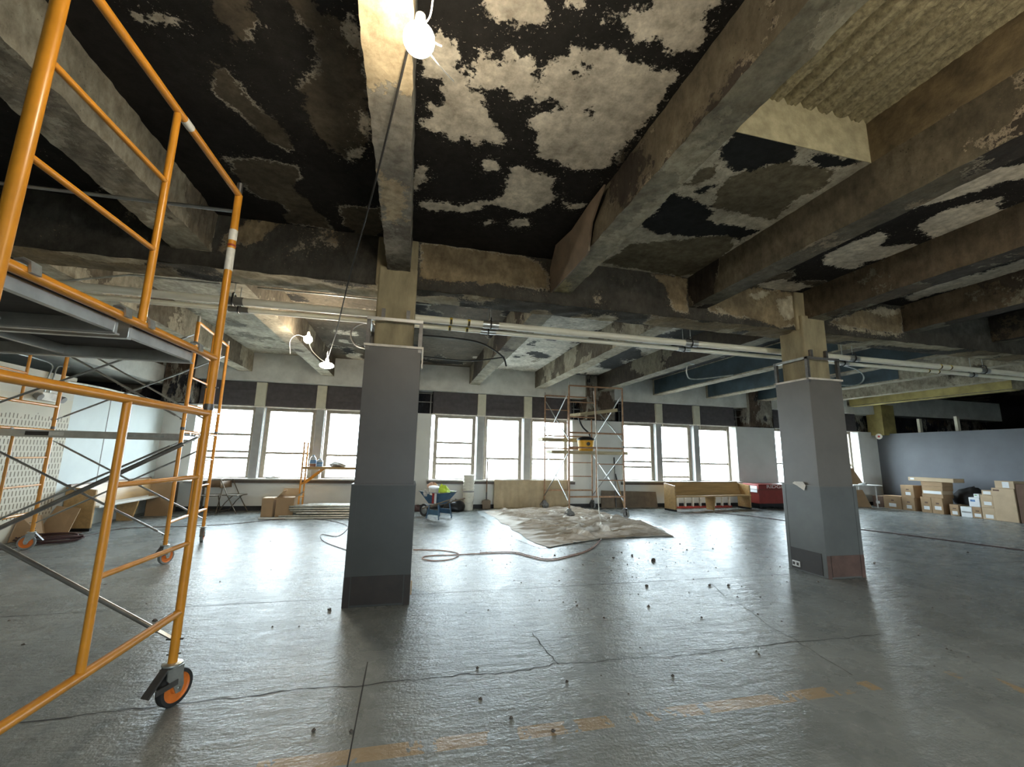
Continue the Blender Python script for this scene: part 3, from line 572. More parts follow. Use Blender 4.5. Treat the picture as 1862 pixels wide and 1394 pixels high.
for gi, g in enumerate(GRP):
    o0, o1 = OPEN[gi]
    sl = struct(f'trim_{gi + 1}', ((o0 + o1) / 2, YW, .76))
    MB(sl.location).box(o0 - .05, o1 + .05, 12.10, 12.5, .752, .79).build('sill_top', 'sill', sl, .006)
    MB(sl.location).box(o0 - .05, o1 + .05, 12.13, 12.2, .675, .752).build('sill_edge', 'sill_edge', sl)
    MB(sl.location).box(o0, o1, 12.14, 12.17, 2.595, 2.625).build('picture_rail', 'trim_white', sl)
    MB(sl.location).box(o0, o1, 12.24, 12.7, 2.62, 3.30).build('blind_back', 'void_black', sl)
    cuts = [o0] + [(g[0][1] + g[1][0]) / 2, (g[1][1] + g[2][0]) / 2] + [o1]
    for a, c in zip(cuts[:-1], cuts[1:]):
        for t in range(3):
            MB(sl.location).box(a + .02, c - .02, 12.215 - .0 + .008 * t, 12.24, 2.63 + .21 * t, 2.838 + .21 * t).build('blind_panel', 'blind', sl)
    for c in cuts[1:3]:
        MB(sl.location).box(c - .12, c + .12, 12.15, 12.24, 2.63, 3.25).build('post', 'post_cream', sl, .006)
        MB(sl.location).box(c - .10, c + .10, 12.22, 12.55, .79, 2.60).build('mullion', 'mullion', sl, .006)
        MB(sl.location).tube((c + .13, 12.19, .80), (c + .13, 12.19, 2.6), .012, 6).build('blind_cord', 'trim_white', sl)
    for wi, (a, c) in enumerate(g):
        w = struct(f'window_{gi * 3 + wi + 1}', ((a + c) / 2, 12.45, .79)); L = w.location
        f = MB(L)
        f.box(a - .10, a, 12.40, 12.5, .79, 2.62); f.box(c, c + .10, 12.40, 12.5, .79, 2.62); f.box(a, c, 12.40, 12.5, 2.53, 2.62); f.box(a, c, 12.40, 12.5, .79, .815)
        f.build('frame', 'sash', w)
        for zr in RAILS[gi][wi]: MB(L).box(a, c, 12.43, 12.47, zr - .028, zr + .028).build('sash_rail', 'sash', w)
        zs = [.815] + sorted(RAILS[gi][wi]) + [2.53]
        for za, zc in zip(zs[:-1], zs[1:]):
            if zc - za > .08: MB(L).box(a, c, 12.448, 12.452, za + .02, zc - .02).build('pane', 'glass', w)
    portal((o0 + o1) / 2, 12.56, 1.70, o1 - o0, 1.9, -1)
MB().box(-5.95, 17, 12.178, YW, 0, .11).build('baseboard_back', 'baseboard', kind='structure')
# ---- left partition: printed covering, then pale boards, open above
wl = MB().box(-6.1, -5.95, 9.25, 12.2, 0, 2.60).build('wall_left', 'wall_pale_blue', kind='structure')
MB(wl.location).box(-5.95, -5.944, 10.22, 10.235, 0, 2.59).build('board_seam', 'print_grey', wl)
MB().box(-6.1, -5.95, -8, 9.25, 0, 2.30).build('wall_left_printed', 'dash_print', kind='structure')
MB().box(-6.1, -5.95, -8, 9.25, 2.30, 2.72).build('wall_left_upper', 'wall_cream', kind='structure')
MB().box(-9.6, -9.5, -8, 12.7, 0, 4.4).build('wall_far_left', 'void_black', kind='structure')
MB().box(-9.5, -5.95, 5.3, 12.2, 3.05, 3.5).build('wall_left_soffit', 'spandrel', kind='structure')
# ---- right partition, dark void above
wr = MB().box(17.0, 17.15, 3.0, 12.2, 0, 2.555).build('wall_right', 'wall_slate', kind='structure')
MB().box(17.0, 17.15, -8, 3.0, 0, 2.555).build('wall_right_near', 'wall_slate', kind='structure')
MB().box(23.5, 23.6, -8, 12.7, 0, 4.4).build('wall_far_right', 'void_black', kind='structure')
for yy in (11.0, 9.95): MB(wr.location).box(17.3, 17.42, yy - .04, yy + .04, 2.3, 3.05).build('stud', 'post_cream', wr)
MB().box(16.75, 17.35, 11.75, 12.3, 2.5, 3.6).build('column_head', 'beam_yellow', kind='structure')
# ---- rear wall with its windows, behind the camera
rw = MB(); rw.box(-9.6, 23.6, -8.2, -8, 0, .76); rw.box(-9.6, 23.6, -8.2, -8, 2.6, 4.4)
re_ = [-9.6, 1.5, 4.5, 8.5, 11.5, 23.6]
for i in range(0, len(re_), 2): rw.box(re_[i], re_[i + 1], -8.2, -8, .76, 2.6)
rw.build('wall_rear', 'wall_paint', kind='structure')
for i in range(1, len(re_) - 1, 2):
    w = struct(f'window_{13 + i // 2}', ((re_[i] + re_[i + 1]) / 2, -8.1, .76)); a, c = re_[i], re_[i + 1]
    f = MB(w.location)
    for t in range(4): xx = a + (c - a) * t / 3; f.box(xx - .05, xx + .05, -8.15, -8.05, .76, 2.6)
    f.build('frame', 'sash', w); MB(w.location).box(a, c, -8.102, -8.098, .76, 2.6).build('pane', 'glass', w)
    portal((a + c) / 2, -8.25, 1.68, c - a, 1.85, 1)

# ---- columns
def column(n, x0, x1, upm, lom, kick, visible_left):
    y0, y1 = 4.67, 5.25; c = struct('column', ((x0 + x1) / 2, 4.96, 0)); L = c.location; cx = L.x
    sx = .215; MB(L).box(cx - sx - .01, cx + sx - .01, 4.76, 5.16, 2.5, 3.62).build('concrete_shaft', 'concrete_stub', c, .02)
    MB(L).box(x0 + .012, x1 - .012, y0 + .012, y1 - .012, 1.17, 2.65).build('upper_cladding', upm, c, .004)
    MB(L).box(x0 - .008, x1 + .008, y0 - .008, y1 + .008, 0, 1.172).build('lower_cladding', lom, c, .004)
    MB(L).box(x0 - .012, x1 + .012, y0 - .012, y1 + .012, 1.165, 1.178).build('step_trim', upm, c)
    k = MB(L); k.box(x0 + .06, x1 - .06, y0 - .014, y0 - .006, .02, .285); k.build('kick_plate', kick[0], c)
    MB(L).box(x0 - .014, x0 - .006, y0 + .06, y1 - .05, .02, .30).build('kick_plate', kick[1], c)
    for xx in (x0 - .010, x1 - .05):
        MB(L).box(xx, xx + .06, y0 - .012, y0 - .008, 0, 1.165).build('corner_angle', lom, c)
        MB(L).box(xx - .001, xx + .061, y0 - .0135, y0 - .0115, 0, .285).build('kick_corner', kick[0], c)
    MB(L).box(x0 - .011, x0 - .007, y1 - .05, y1, 0, 1.165).build('corner_angle', lom, c)
    t = MB(L); t.box(x0 - .005, x1 + .005, y0 - .005, y0 + .03, 2.64, 2.665); t.box(x0 - .005, x0 + .03, y0, y1, 2.64, 2.665); t.box(x1 - .03, x1 + .005, y0, y1, 2.64, 2.665); t.box(x0 - .005, x1 + .005, y1 - .03, y1 + .005, 2.64, 2.665)
    t.build('top_rim', 'trim_white', c)
    f = MB(L)
    for (xx, yy) in ((x0 + .03, y0 + .03), (x1 - .03, y0 + .03), (x0 + .03, y1 - .03), (x1 - .03, y1 - .03)):
        f.obox((xx, yy, 2.6), (xx, yy, 2.97), .04, .04)
    f.build('stud', 'steel_dark', c)
    f = MB(L); f.obox((x0 + .01, y0 + .03, 2.955), (x1 - .01, y0 + .03, 2.955), .05, .035); f.obox((x0 + .03, y0, 2.955), (x0 + .03, y1, 2.955), .04, .035)
    f.build('top_track', 'steel', c)
    for dx in (-.14, .13): MB(L).box(cx + dx - .02, cx + dx + .02, 4.72, 4.76, 2.97, 3.09).build('anchor_clip', 'steel_dark', c)
    MB(L).box(cx - .26, cx + .20, 4.80, 5.0, 3.40, 3.99).build('pilaster', 'concrete_stub', c, .02)
    return c
c1 = column(1, -.53, .09, 'clad_upper', 'clad_lower', ('kick_brown', 'kick_brown'), False)
c2_ = column(2, 5.40, 6.00, 'clad_upper_b', 'clad_lower_b', ('kick_rust', 'kick_brown'), True)
MB(c2_.location).box(5.375, 5.387, 5.06, 5.18, .05, .125).build('outlet_plate', 'paper_white', c2_, .004)
for yy in (5.09, 5.15): MB(c2_.location).box(5.371, 5.376, yy - .017, yy + .017, .068, .107).build('outlet_socket', 'label_dark', c2_)
MB(c1.location).box(.085, .100, 4.66, 4.70, 2.42, 2.66).build('edge_strip', 'trim_white', c1)
MB(c1.location).box(.104, .118, 4.66, 4.69, .09, .22).build('wood_shim', 'cardboard_light', c1)
tp = MB(c2_.location); tp.add([(5.383, 4.86, 1.17), (5.383, 4.90, 1.22), (5.380, 5.03, 1.215), (5.383, 5.07, 1.19), (5.383, 5.0, 1.16), (5.372, 4.88, 1.10)], [(0, 1, 2, 3, 4, 5)]); tp.build('masking_tape', 'trim_white', c2_)
for xx in (-.62, -.2): pass

# ================================================================== SCAFFOLDS
def caster(parent, x, y, ang, rubber='rubber', wheel='wheel_orange', z_top=.245):
    """caster under a post: fork plates, wheel, tyre, brake lever; ang = rolling direction"""
    d = Vector((math.cos(ang), math.sin(ang), 0)); n = Vector((-d.y, d.x, 0)); p = Vector((x, y, 0)); c = p + d * .035 + Vector((0, 0, .1))
    f = MB(); f.lathe([(.048, z_top - .012), (.052, z_top - .008), (.052, z_top), (.044, z_top + .004)], (x, y, 0), n=18)
    for s in (-1, 1):
        q = n * s * .031
        poly = [(-.045, .225), (.05, .225), (.05, .18), (.062, .11), (.05, .075), (.02, .075), (.0, .12), (-.045, .17)]
        f.prism(poly, lambda a, k: p + d * a[0] + Vector((0, 0, a[1])) + q + n * k, -.004, .004)
    f.tube(p + Vector((0, 0, .22)) - d * .04 - n * .03, p + Vector((0, 0, .22)) - d * .04 + n * .03, .006, 6)
    fo = f.build('caster_fork', 'galv' if wheel == 'wheel_orange' else 'steel_dark', parent)
    t = MB().lathe([(.078, -.022), (.096, -.022), (.1, -.014), (.1, .014), (.096, .022), (.078, .022)], c, n, 28, ring=True).build('tyre', rubber, fo)
    w = MB().lathe([(.015, -.026), (.03, -.026), (.034, -.012), (.070, -.012), (.079, -.021), (.079, .021), (.070, .012), (.034, .012), (.03, .026), (.015, .026)], c, n, 28).build('wheel', wheel, fo)
    br = MB(); br.obox(p + Vector((0, 0, .235)) - d * .03, p - d * .135 + Vector((0, 0, .115)), .05, .012); br.obox(p + d * .02 + Vector((0, 0, .14)) - n * .036, p - d * .105 + Vector((0, 0, .13)) - n * .036, .008, .03)
    br.build('brake_lever', 'steel_dark', fo)
    MB().tube(c - n * .04, c + n * .04, .008, 8).build('axle_bolt', 'steel', fo)
    MB().tube(p + Vector((-.036, 0, z_top + .045)), p + Vector((.036, 0, z_top + .05)), .004, 6).build('locking_pin', 'steel_dark', fo)

def scaffold(name, label, loc, rot, L, Wd, orange, casters, r=.0245, levels=2, brace_levels=(0,), guard=True, group='rolling scaffold towers', stickers=False, rubber='rubber'):
    t = thing(name, label, 'scaffold', loc, rot, group)
    base = .245; H = 1.525
    for fi, fx in enumerate((0.0, -L)):
        for lv in range(levels):
            z0 = base + lv * H; zb, zt = z0 + .28 + (.045 if lv else 0), z0 + 1.482 + (.04 if lv else 0); top = z0 + H
            for yy in (0, -Wd): MB().tube((fx, yy, z0), (fx, yy, top - .004), r, 14).build('post', orange, t)
            MB().tube((fx, 0, zb), (fx, -Wd, zb), .021, 12).build('rail', orange, t)
            MB().tube((fx, 0, zt), (fx, -Wd, zt), .021, 12).build('rail', orange, t)
            yi = -.765 if lv == 0 else -.765
            MB().tube((fx, yi, zb), (fx, yi, zt), .0175, 12).build('inner_upright', orange, t)
            ra, rb = (0, yi) if lv == 0 else (yi, -Wd)
            for zz in ((zb + .40, zb + .80) if lv == 0 else (zb + .395, zb + .775)):
                MB().tube((fx, ra, zz), (fx, rb, zz), .0135, 10).build('rung', orange, t)
            for yy in (0, -Wd):
                if lv: MB().lathe([(r + .002, z0 - .02), (r + .004, z0), (r + .002, z0 + .02)], (fx, yy, 0), n=12).build('coupling', 'steel_dark', t)
                MB().tube((fx - .05, yy + .0, z0 + .13), (fx + .04, yy, z0 + .13), .006, 6).build('brace_stud', 'steel_dark', t)
        for yy in (0, -Wd): MB().tube((fx, yy, base + levels * H - .01), (fx, yy, base + levels * H + .085), r * .8, 10).build('coupling_pin', 'steel', t)
    for lv in brace_levels:
        z0 = base + lv * H
        for yy in (0, -Wd):
            for (za, zc) in ((.13, 1.33), (1.33, .13)):
                b = MB(); A = Vector((-.028, yy, z0 + za)); B = Vector((-L + .028, yy, z0 + zc)); off = Vector((0, .014 if za < zc else -.014, 0)); A += off; B += off
                e = (B - A).normalized(); b.tube(A + e * .09, B - e * .09, .0135, 10); b.obox(A, A + e * .10, .032, .007); b.obox(B, B - e * .10, .032, .007)
                b.build('cross_brace', 'steel', t)
    if guard:
        for yy in (0, -Wd): MB().tube((-.02, yy, 3.165), (-L + .02, yy, 3.165), .0125, 8).build('guard_bar', 'steel', t)
    for (fx, yy, ang) in casters: caster(t, fx, yy, ang, rubber, 'wheel_orange' if orange == 'scaffold_orange' else 'steel_dark')
    if stickers:
        for (z0, z1, m) in ((2.94, 3.02, 'sticker'), (2.72, 2.88, 'sticker'), (2.895, 2.91, 'sticker_red')):
            b = MB(); b.lathe([(r + .0012, z0), (r + .0016, z0 + .001), (r + .0016, z1 - .001), (r + .0012, z1)], (0, 0, 0), n=14); b.build('sticker', m, t)
        MB().tube((0, -.64, 3.292), (0, -.71, 3.292), .0225, 12).build('sticker', 'sticker', t)
    return t
s1 = scaffold('scaffold_tower', 'bright orange rolling scaffold in the left foreground, nearest the camera', (-1.285, 3.137, 0), R(-2.1), 2.13, 1.485, 'scaffold_orange',
              [(0, 0, R(65)), (0, -1.485, R(30)), (-2.13, 0, R(10)), (-2.13, -1.485, R(90))], stickers=True)
s2 = scaffold('scaffold_tower', 'orange rolling scaffold standing by the left wall pew, behind the near one', (-3.19, 8.19, 0), R(6.2), 2.13, 1.475, 'scaffold_orange',
              [(0, 0, R(100)), (0, -1.475, R(60)), (-2.13, 0, R(190)), (-2.13, -1.475, R(90))], brace_levels=(0, 1), guard=False, rubber='rubber_grey')
s3 = scaffold('scaffold_tower', 'rusty tan scaffold on the drop cloth in front of the windows', (5.39, 10.0, 0), R(-90), 1.95, 1.49, 'scaffold_rust',
              [(0, 0, R(20)), (0, -1.49, R(70)), (-1.95, 0, R(10)), (-1.95, -1.49, R(90))], brace_levels=(0, 1), guard=False, r=.021, rubber='rubber_grey')
def plank(name, label, loc, rotz, length, width, deck, rail='aluminium', tilt=0.0, hooks=True, plate=False, group='scaffold deck planks'):
    """aluminium framed plank: local x along, y across, z = top of deck"""
    t = thing(name, label, 'plank', loc, rotz, group); t.rotation_euler = (0, tilt, rotz)
    MB().box(-length, 0, .02, width - .02, -.022, -.004).build('deck_panel', deck, t)
    for y in (0, width - .022):
        MB().box(-length, 0, y, y + .022, -.085, 0).build('side_rail', rail, t, .003)
        MB().box(-length, 0, y - .008 if y == 0 else y + .008, y + .022 if y == 0 else y + .038, -.088, -.080).build('rail_flange', rail, t)
    for x in (-.03, -length, -length * .33, -length * .66):
        MB().box(x, x + .028, .02, width - .02, -.075, -.024).build('cross_member', rail, t)
    if hooks:
        for x, sgn in ((0, 1), (-length, -1)):
            for y in (.03, width - .07):
                b = MB(); pts = [Vector((x - sgn * .02, y + .02, -.03)), Vector((x + sgn * .0, y + .02, .0)), Vector((x + sgn * .014, y + .02, .028)), Vector((x + sgn * .036, y + .02, .034)), Vector((x + sgn * .058, y + .02, .022)), Vector((x + sgn * .064, y + .02, -.012))]
                for q in range(len(pts) - 1): b.obox(pts[q], pts[q + 1] + (pts[q + 1] - pts[q]) * .1, .042, .009)
                b.build('hook', 'galv', t)
    if plate:
        MB().box(-1.68, -1.45, -.002, 0, -.072, -.02).build('maker_plate', 'label_dark', t)
        MB().box(-1.44, -1.30, -.002, 0, -.07, -.022).build('maker_plate', 'sticker', t)
        MB().box(-.62, -.22, -.002, 0, -.06, -.03).build('maker_plate', 'galv', t)
    return t
m1 = s1.matrix_world
def s1w(x, y, z):
    a = R(-2.1); return (-1.285 + x * math.cos(a) - y * math.sin(a), 3.137 + x * math.sin(a) + y * math.cos(a), z)
plank('scaffold_plank', 'dark decked aluminium plank hooked on the near orange scaffold, closer to the camera', s1w(-.036, -1.435, 2.105), R(-2.1), 2.06, .58, 'ply_dark')
plank('scaffold_plank', 'dark decked aluminium plank hooked on the near orange scaffold, by its tall front post', s1w(-.036, -.78, 2.105), R(-2.1), 2.06, .58, 'ply_dark')
def s2w(x, y, z):
    a = R(6.2); return (-3.19 + x * math.cos(a) - y * math.sin(a), 8.19 + x * math.sin(a) + y * math.cos(a), z)
plank('scaffold_plank', 'aluminium plank with maker plates lying across the scaffold by the left wall', s2w(-.036, -1.30, 1.70), R(6.2), 2.06, .5, 'ply_dark', plate=True)
plank('scaffold_plank', 'weathered plank carrying the yellow vacuum on the rusty scaffold', (5.86, 10.62, 1.655), 0, 2.2, .48, 'ply_old', 'ply_old', hooks=False)
plank('scaffold_plank', 'weathered plank poking out left behind the yellow vacuum', (5.02, 11.15, 2.0), 0, 1.45, .45, 'ply_old', 'ply_old', hooks=False)
plank('scaffold_plank', 'tilted plank lying highest on the rusty scaffold', (5.40, 10.3, 2.80), R(18), 1.32, .46, 'ply_old', 'ply_old', tilt=R(-9), hooks=False)

# ---- yellow vacuum on the plank
v = thing('shop_vacuum', 'yellow shop vacuum with black lid and hose on the rusty scaffold plank', 'vacuum', (4.72, 10.86, 1.655))
MB().lathe([(.19, .0), (.20, .02), (.225, .27), (.235, .285)], n=24).build('tank', 'vacuum_yellow', v)
MB().lathe([(.245, .285), (.25, .31), (.22, .345), (.13, .385), (.05, .39)], n=24).build('lid', 'black_plastic', v)
MB().lathe([(.05, 0), (.05, .04), (.035, .045)], (-.02, -.20, .19), (0, -1, 0), 14).build('inlet', 'black_plastic', v)
MB().path(bezier([(.14, 0, .36), (.04, -.12, .48), (-.16, -.2, .62), (-.27, -.22, .80), (-.3, -.2, .96), (-.26, -.1, 1.02)]), .022, 8).build('hose', 'black_plastic', v)

# ================================================================== LAMPS AND CABLES
def lamp(label, loc, rx, rz, wires, power=1.0):
    t = thing('string_light', label, 'lamp', loc, 0, 'temporary string lights')
    MB().blob((0, 0, 0), rx, rx, rz, 3, 0, 20, 12).build('globe', 'lamp_glow', t)
    MB().lathe([(.022, rz * .9), (.026, rz + .01), (.022, rz + .06), (.010, rz + .07)], n=12).build('socket', 'trim_white', t)
    for w in wires: MB().path(bezier(w), .0035, 6).build('wire', 'wire_white', t)
    return t
lamp('glowing bulb hanging just under the ceiling beam at top centre', (-.060, 1.62, 3.277), .068, .064,
     [[(0, 0, .06), (.04, -.03, .10), (.05, -.12, .12)], [(0, 0, .06), (.07, .05, .06), (.10, .05, .05)], [(.03, .02, -.01), (.09, .08, -.02), (.17, .2, .03)], [(0, 0, .07), (-.03, .10, .17), (-.05, .30, .28)]])
lamp('lower glowing disc lamp hanging beside the left column', (-1.25, 6.6, 2.757), .10, .045, [[(0, 0, .05), (.0, -.02, .12), (.01, -.06, .2)]])
lamp('farther glowing bulb hung by the beam left of the column', (-1.75, 7.5, 3.352), .068, .068, [[(-.02, 0, .03), (-.18, 0, .06), (-.27, 0, -.05), (-.25, 0, -.26)]])
lamp('glowing bulb of the string continuing behind the camera', (2.75, .35, 3.40), .074, .070, [[(0, 0, .06), (.04, -.03, .10), (.05, -.12, .12)]])
lamp('glowing bulb of the string continuing out of view to the right', (5.2, .55, 3.35), .074, .070, [[(0, 0, .06), (.04, -.03, .10), (.05, -.12, .12)]])
tag(MB().path(bezier([(-.12, 1.92, 3.56), (-.36, 2.95, 3.37), (-.65, 4.1, 3.15), (-.95, 5.4, 2.96), (-1.24, 6.55, 2.83)]), .0065, 6).build('lamp_cord', 'cable_black'), 'dark lamp cord running from the top bulb down to the lower lamp', 'cord')
tag(MB().path(bezier([(-1.26, 6.62, 2.80), (-1.42, 6.9, 2.92), (-1.62, 7.25, 3.12), (-1.73, 7.46, 3.32)]), .0055, 6).build('lamp_cord', 'wire_white'), 'pale lamp cord linking the two farther lamps', 'cord')
# ---- white pipes with hangers
for yy, zz, pr, lab in ((5.50, 3.262, .047, 'nearer, thicker of the two long white pipes hung under the ceiling'), (5.68, 3.215, .032, 'farther, thinner of the two long white pipes hung under the ceiling')):
    O = (5.0, yy, zz); t = thing('ceiling_pipe', lab, 'pipe', O, 0, 'white pipes along the girder')
    MB(O).tube((-5.9, yy, zz), (16.9, yy, zz), pr, 14).build('pipe_run', 'pipe_white', t)
    for i, x in enumerate((-2.15, 1.0, 4.15, 7.35, 10.5, 13.6)):
        MB(O).tube((x - .11, yy, zz), (x + .11, yy, zz), pr + .005, 14).build('sleeve', 'pipe_tape' if x < 0 else 'aluminium', t)
        MB(O).path([(x, yy + (pr + .011) * math.sin(a), zz + (pr + .011) * math.cos(a) + (.04 if abs(a) < 1 else 0)) for a in [k * math.pi / 8 for k in range(-8, 9)]], .010, 6).build('clevis_hanger', 'black_plastic', t)
        MB(O).tube((x, yy, zz + pr + .03), (x, yy, 3.99), .006, 6).build('hanger_rod', 'galv', t)
    for x in (.44, .68, 9.35, 9.6):
        MB(O).tube((x, yy, zz), (x + .035, yy, zz), pr + .0015, 14).build('marker_tape', 'tape_yellow', t)
        MB(O).tube((x + .006, yy - .006, zz - .005), (x + .03, yy - .006, zz - .005), pr - .002, 10).build('marker_print', 'label_dark', t)
tag(MB().path([(-4.2, 5.95, 3.45), (-3.5, 5.95, 3.62), (-2.0, 5.95, 3.62), (.2, 5.95, 3.62)], .012, 8).build('conduit', 'galv'), 'thin bare conduit above the white pipes left of the column', 'conduit')
tag(MB().path(bezier([(.1, 7.6, 3.22), (1.0, 7.7, 3.23), (1.75, 8.0, 3.42)]), .014, 6).build('ceiling_cable', 'cable_black'), 'black cable slung right of the left column', 'cable')
tag(MB().path(bezier([(.05, 6.9, 3.42), (.8, 7.0, 3.44), (1.2, 7.1, 3.40), (1.55, 7.25, 3.25), (1.65, 7.35, 3.10)]), .016, 6).build('ceiling_cable', 'cable_black'), 'dark flexible conduit arching to the beam right of the left column', 'cable')
tag(MB().path(bezier([(-.5, 7.3, 3.62), (-.85, 7.3, 3.66), (-1.05, 7.3, 3.5), (-.95, 7.3, 3.26), (-.6, 7.3, 3.2)]), .014, 6).build('ceiling_cable', 'steel_dark'), 'looped conduit on the dark ceiling left of the left column', 'cable')
tag(MB().path(bezier([(4.95, 6.5, 3.2), (4.75, 6.4, 3.16), (4.72, 6.4, 2.98), (4.95, 6.5, 2.92), (5.6, 6.3, 3.0)]), .012, 6).build('ceiling_cable', 'galv'), 'pale looped cable left of the right column head', 'cable')
tag(MB().path(bezier([(8.2, 6.6, 3.48), (9.1, 6.8, 3.46), (9.6, 7.0, 3.34), (9.5, 7.1, 3.18), (8.8, 7.1, 3.14)]), .013, 6).build('ceiling_cable', 'galv'), 'bent conduit loop right of the right column', 'cable')
j = thing('junction_box', 'round junction box on conduit right of the right column', 'junction box', (8.5, 7.1, 3.10))
MB().lathe([(.10, 0), (.13, .02), (.13, .04), (.05, .07), (.05, .14)], n=16).build('box', 'post_cream', j); MB().tube((0, 0, .12), (0, 0, .89), .010, 8).build('stem', 'galv', j)
hr = thing('alarm_horn', 'small round horn on the corner at the slate wall top', 'horn', (16.75, 11.95, 2.46))
MB().lathe([(.035, 0), (.05, .03), (.09, .10), (.10, .11)], axis=(-.75, -.6, -.1), n=18).build('bell', 'trim_white', hr)
MB().lathe([(.045, .105), (.03, .116)], axis=(-.75, -.6, -.1), n=14).build('core', 'red_bracket', hr)
el = thing('emergency_light', 'white twin head emergency light on the printed left wall', 'light', (-5.95, 8.62, 2.30))
MB().box(0, .08, -.16, .16, -.07, .07).build('housing', 'trim_white', el, .01)
for yy in (-.24, .24): MB().lathe([(.04, 0), (.06, .06), (.055, .09)], (.04, yy, .01), (.8, 0, -.4), 14).build('lamp_head', 'print_grey', el)
for k, dy in enumerate((.02, .13)): tag(MB().path(bezier([(-5.93, 8.55 + dy, 2.34), (-5.93, 8.56 + dy, 2.62), (-5.95, 8.62 + dy * 1.2, 2.84), (-6.0, 8.3 + dy * 6, 2.9), (-6.0, 7.9 + dy * 8, 2.9)]), .012, 6).build('wall_conduit', 'galv'), ('white conduit bending left above the emergency light', 'white conduit bending right above the emergency light')[k], 'conduit')
cb = MB()
tag(cb.path(bezier([(-5.93, 9.0, 2.62), (-5.93, 9.8, 2.64), (-5.93, 10.6, 2.63), (-5.93, 12.1, 2.61)]), .02, 6).build('wall_cable', 'wire_white'), 'pale cable lying along the top of the left wall boards', 'cable')

# ================================================================== FLOOR CABLES
def cordz(pts, z=.008): return [(x, y, z) for x, y in pts]
tag(MB().path(bezier(cordz(cord1[0])), .0065, 6).build('extension_cord', 'cord_brown'), 'orange brown extension cord looped on the floor beside the left column', 'cord')
tag(MB().path(bezier(cordz([(x + .03, y + .07) for x, y in cord1[0][9:]])), .0055, 6).build('extension_cord', 'cord_brown'), 'second brown cord lying along the looped one towards the drop cloth', 'cord')
tag(MB().path(bezier(cordz(cord2[0])), .006, 6).build('extension_cord', 'cord_dark'), 'dark red cord crossing the floor from the left wall to the pipe pile', 'cord')
tag(MB().path(bezier(cordz(cord3[0])), .009, 6).build('extension_cord', 'cord_dark'), 'long dark cord on the floor behind the right column', 'cord')
tag(MB().path(bezier([(4.57, 9.98, 3.18), (4.5, 9.7, 2.0), (4.3, 9.2, .5), (4.2, 8.9, .15)]), .011, 6).build('rope', 'wire_white'), 'pale rope hanging from the rusty scaffold to the drop cloth', 'rope')
tag(MB().path(bezier([(4.2, 8.9, .12), (4.05, 8.5, .05), (3.95, 8.1, .03), (3.6, 7.6, .012), (3.52, 7.46, .01)]), .010, 6).build('rope', 'wire_white'), 'pale rope end lying over the drop cloth folds', 'rope')
cc = MB()
for k in range(7):
    r_ = .30 + .03 * (k % 3); ph = k * .7
    cc.path([(-6.0 + .55 + r_ * math.cos(a) * 1.2, 8.55 + r_ * math.sin(a) * .6 + .02 * math.sin(3 * a + ph), .01 + .014 * k + .006 * math.sin(2 * a + ph)) for a in [q * 2 * math.pi / 20 for q in range(21)]], .010, 5)
tag(cc.build('cord_coil', 'cord_dark'), 'coil of dark red cord on the floor at the left edge', 'cord')

# ================================================================== DROP CLOTH
def cloth(name, poly, m, z0, amp, gx, gy, seed, grow=0.0, res=.018):
    P = np.array(poly); xs = np.arange(P[:, 0].min() - .1, P[:, 0].max() + .1, res); ys = np.arange(P[:, 1].min() - .1, P[:, 1].max() + .1, res)
    U, V = np.meshgrid(xs, ys); D = sdf(U, V, [poly]) + grow + .10 * (vnoise(U, V, 2.3, seed) - .5)
    th = np.arctan2(V - gy, U - gx); rr = np.hypot(U - gx, V - gy)
    w = np.abs(np.sin(th * 11 + 4 * vnoise(U, V, .8, seed) + 2 * vnoise(U, V, 2.2, seed + 4)))
    rs = np.random.RandomState(seed); Hh = np.zeros(U.shape)
    lo, hi = P.min(0), P.max(0)
    for k in range(190):
        if k < 40:
            a_ = rs.uniform(0, 2 * math.pi); p_ = np.array([gx, gy]) + rs.uniform(.05, .25) * np.array([math.cos(a_), math.sin(a_)]); q_ = p_ + rs.uniform(.5, 2.0) * np.array([math.cos(a_), math.sin(a_)])
        else:
            p_ = rs.uniform(lo, hi); a_ = rs.uniform(-1.0, 1.0) ** 3 * .9 - .18; q_ = p_ + rs.uniform(.6, 2.4) * np.array([math.cos(a_), math.sin(a_)])
        e_ = q_ - p_; L_ = (e_ ** 2).sum(); t_ = ((U - p_[0]) * e_[0] + (V - p_[1]) * e_[1]) / L_
        bend = .07 * np.sin(t_ * rs.uniform(3, 8) + rs.uniform(0, 6)); d_ = ((U - p_[0]) * -e_[1] + (V - p_[1]) * e_[0]) / math.sqrt(L_) + bend
        w_ = rs.uniform(.025, .05); env = np.clip(1.15 - np.abs(t_ - .5) * 2.2, 0, 1)
        Hh = np.maximum(Hh, amp * rs.uniform(.5, 1.25) * env * np.exp(-(d_ / w_) ** 2))
    Hh = Hh + amp * .25 * vnoise(U, V, 5.0, seed + 3) + .10 * np.exp(-(rr / .22) ** 2) * (amp > .02)
    Hh = Hh * np.clip(D / .25, .15, 1); b = MB(); idx = -np.ones(U.shape, int)
    for jj in range(U.shape[0]):
        for ii in range(U.shape[1]):
            if D[jj, ii] > 0: idx[jj, ii] = len(b.v); b.v.append(Vector((U[jj, ii], V[jj, ii], z0 + Hh[jj, ii])))
    for jj in range(U.shape[0] - 1):
        for ii in range(U.shape[1] - 1):
            q = (idx[jj, ii], idx[jj, ii + 1], idx[jj + 1, ii + 1], idx[jj + 1, ii])
            if min(q) >= 0: b.f.append(tuple(int(k) for k in q))
    return b.build(name, m)
dp = [(x, min(y, 11.9)) for x, y in drop[0]]
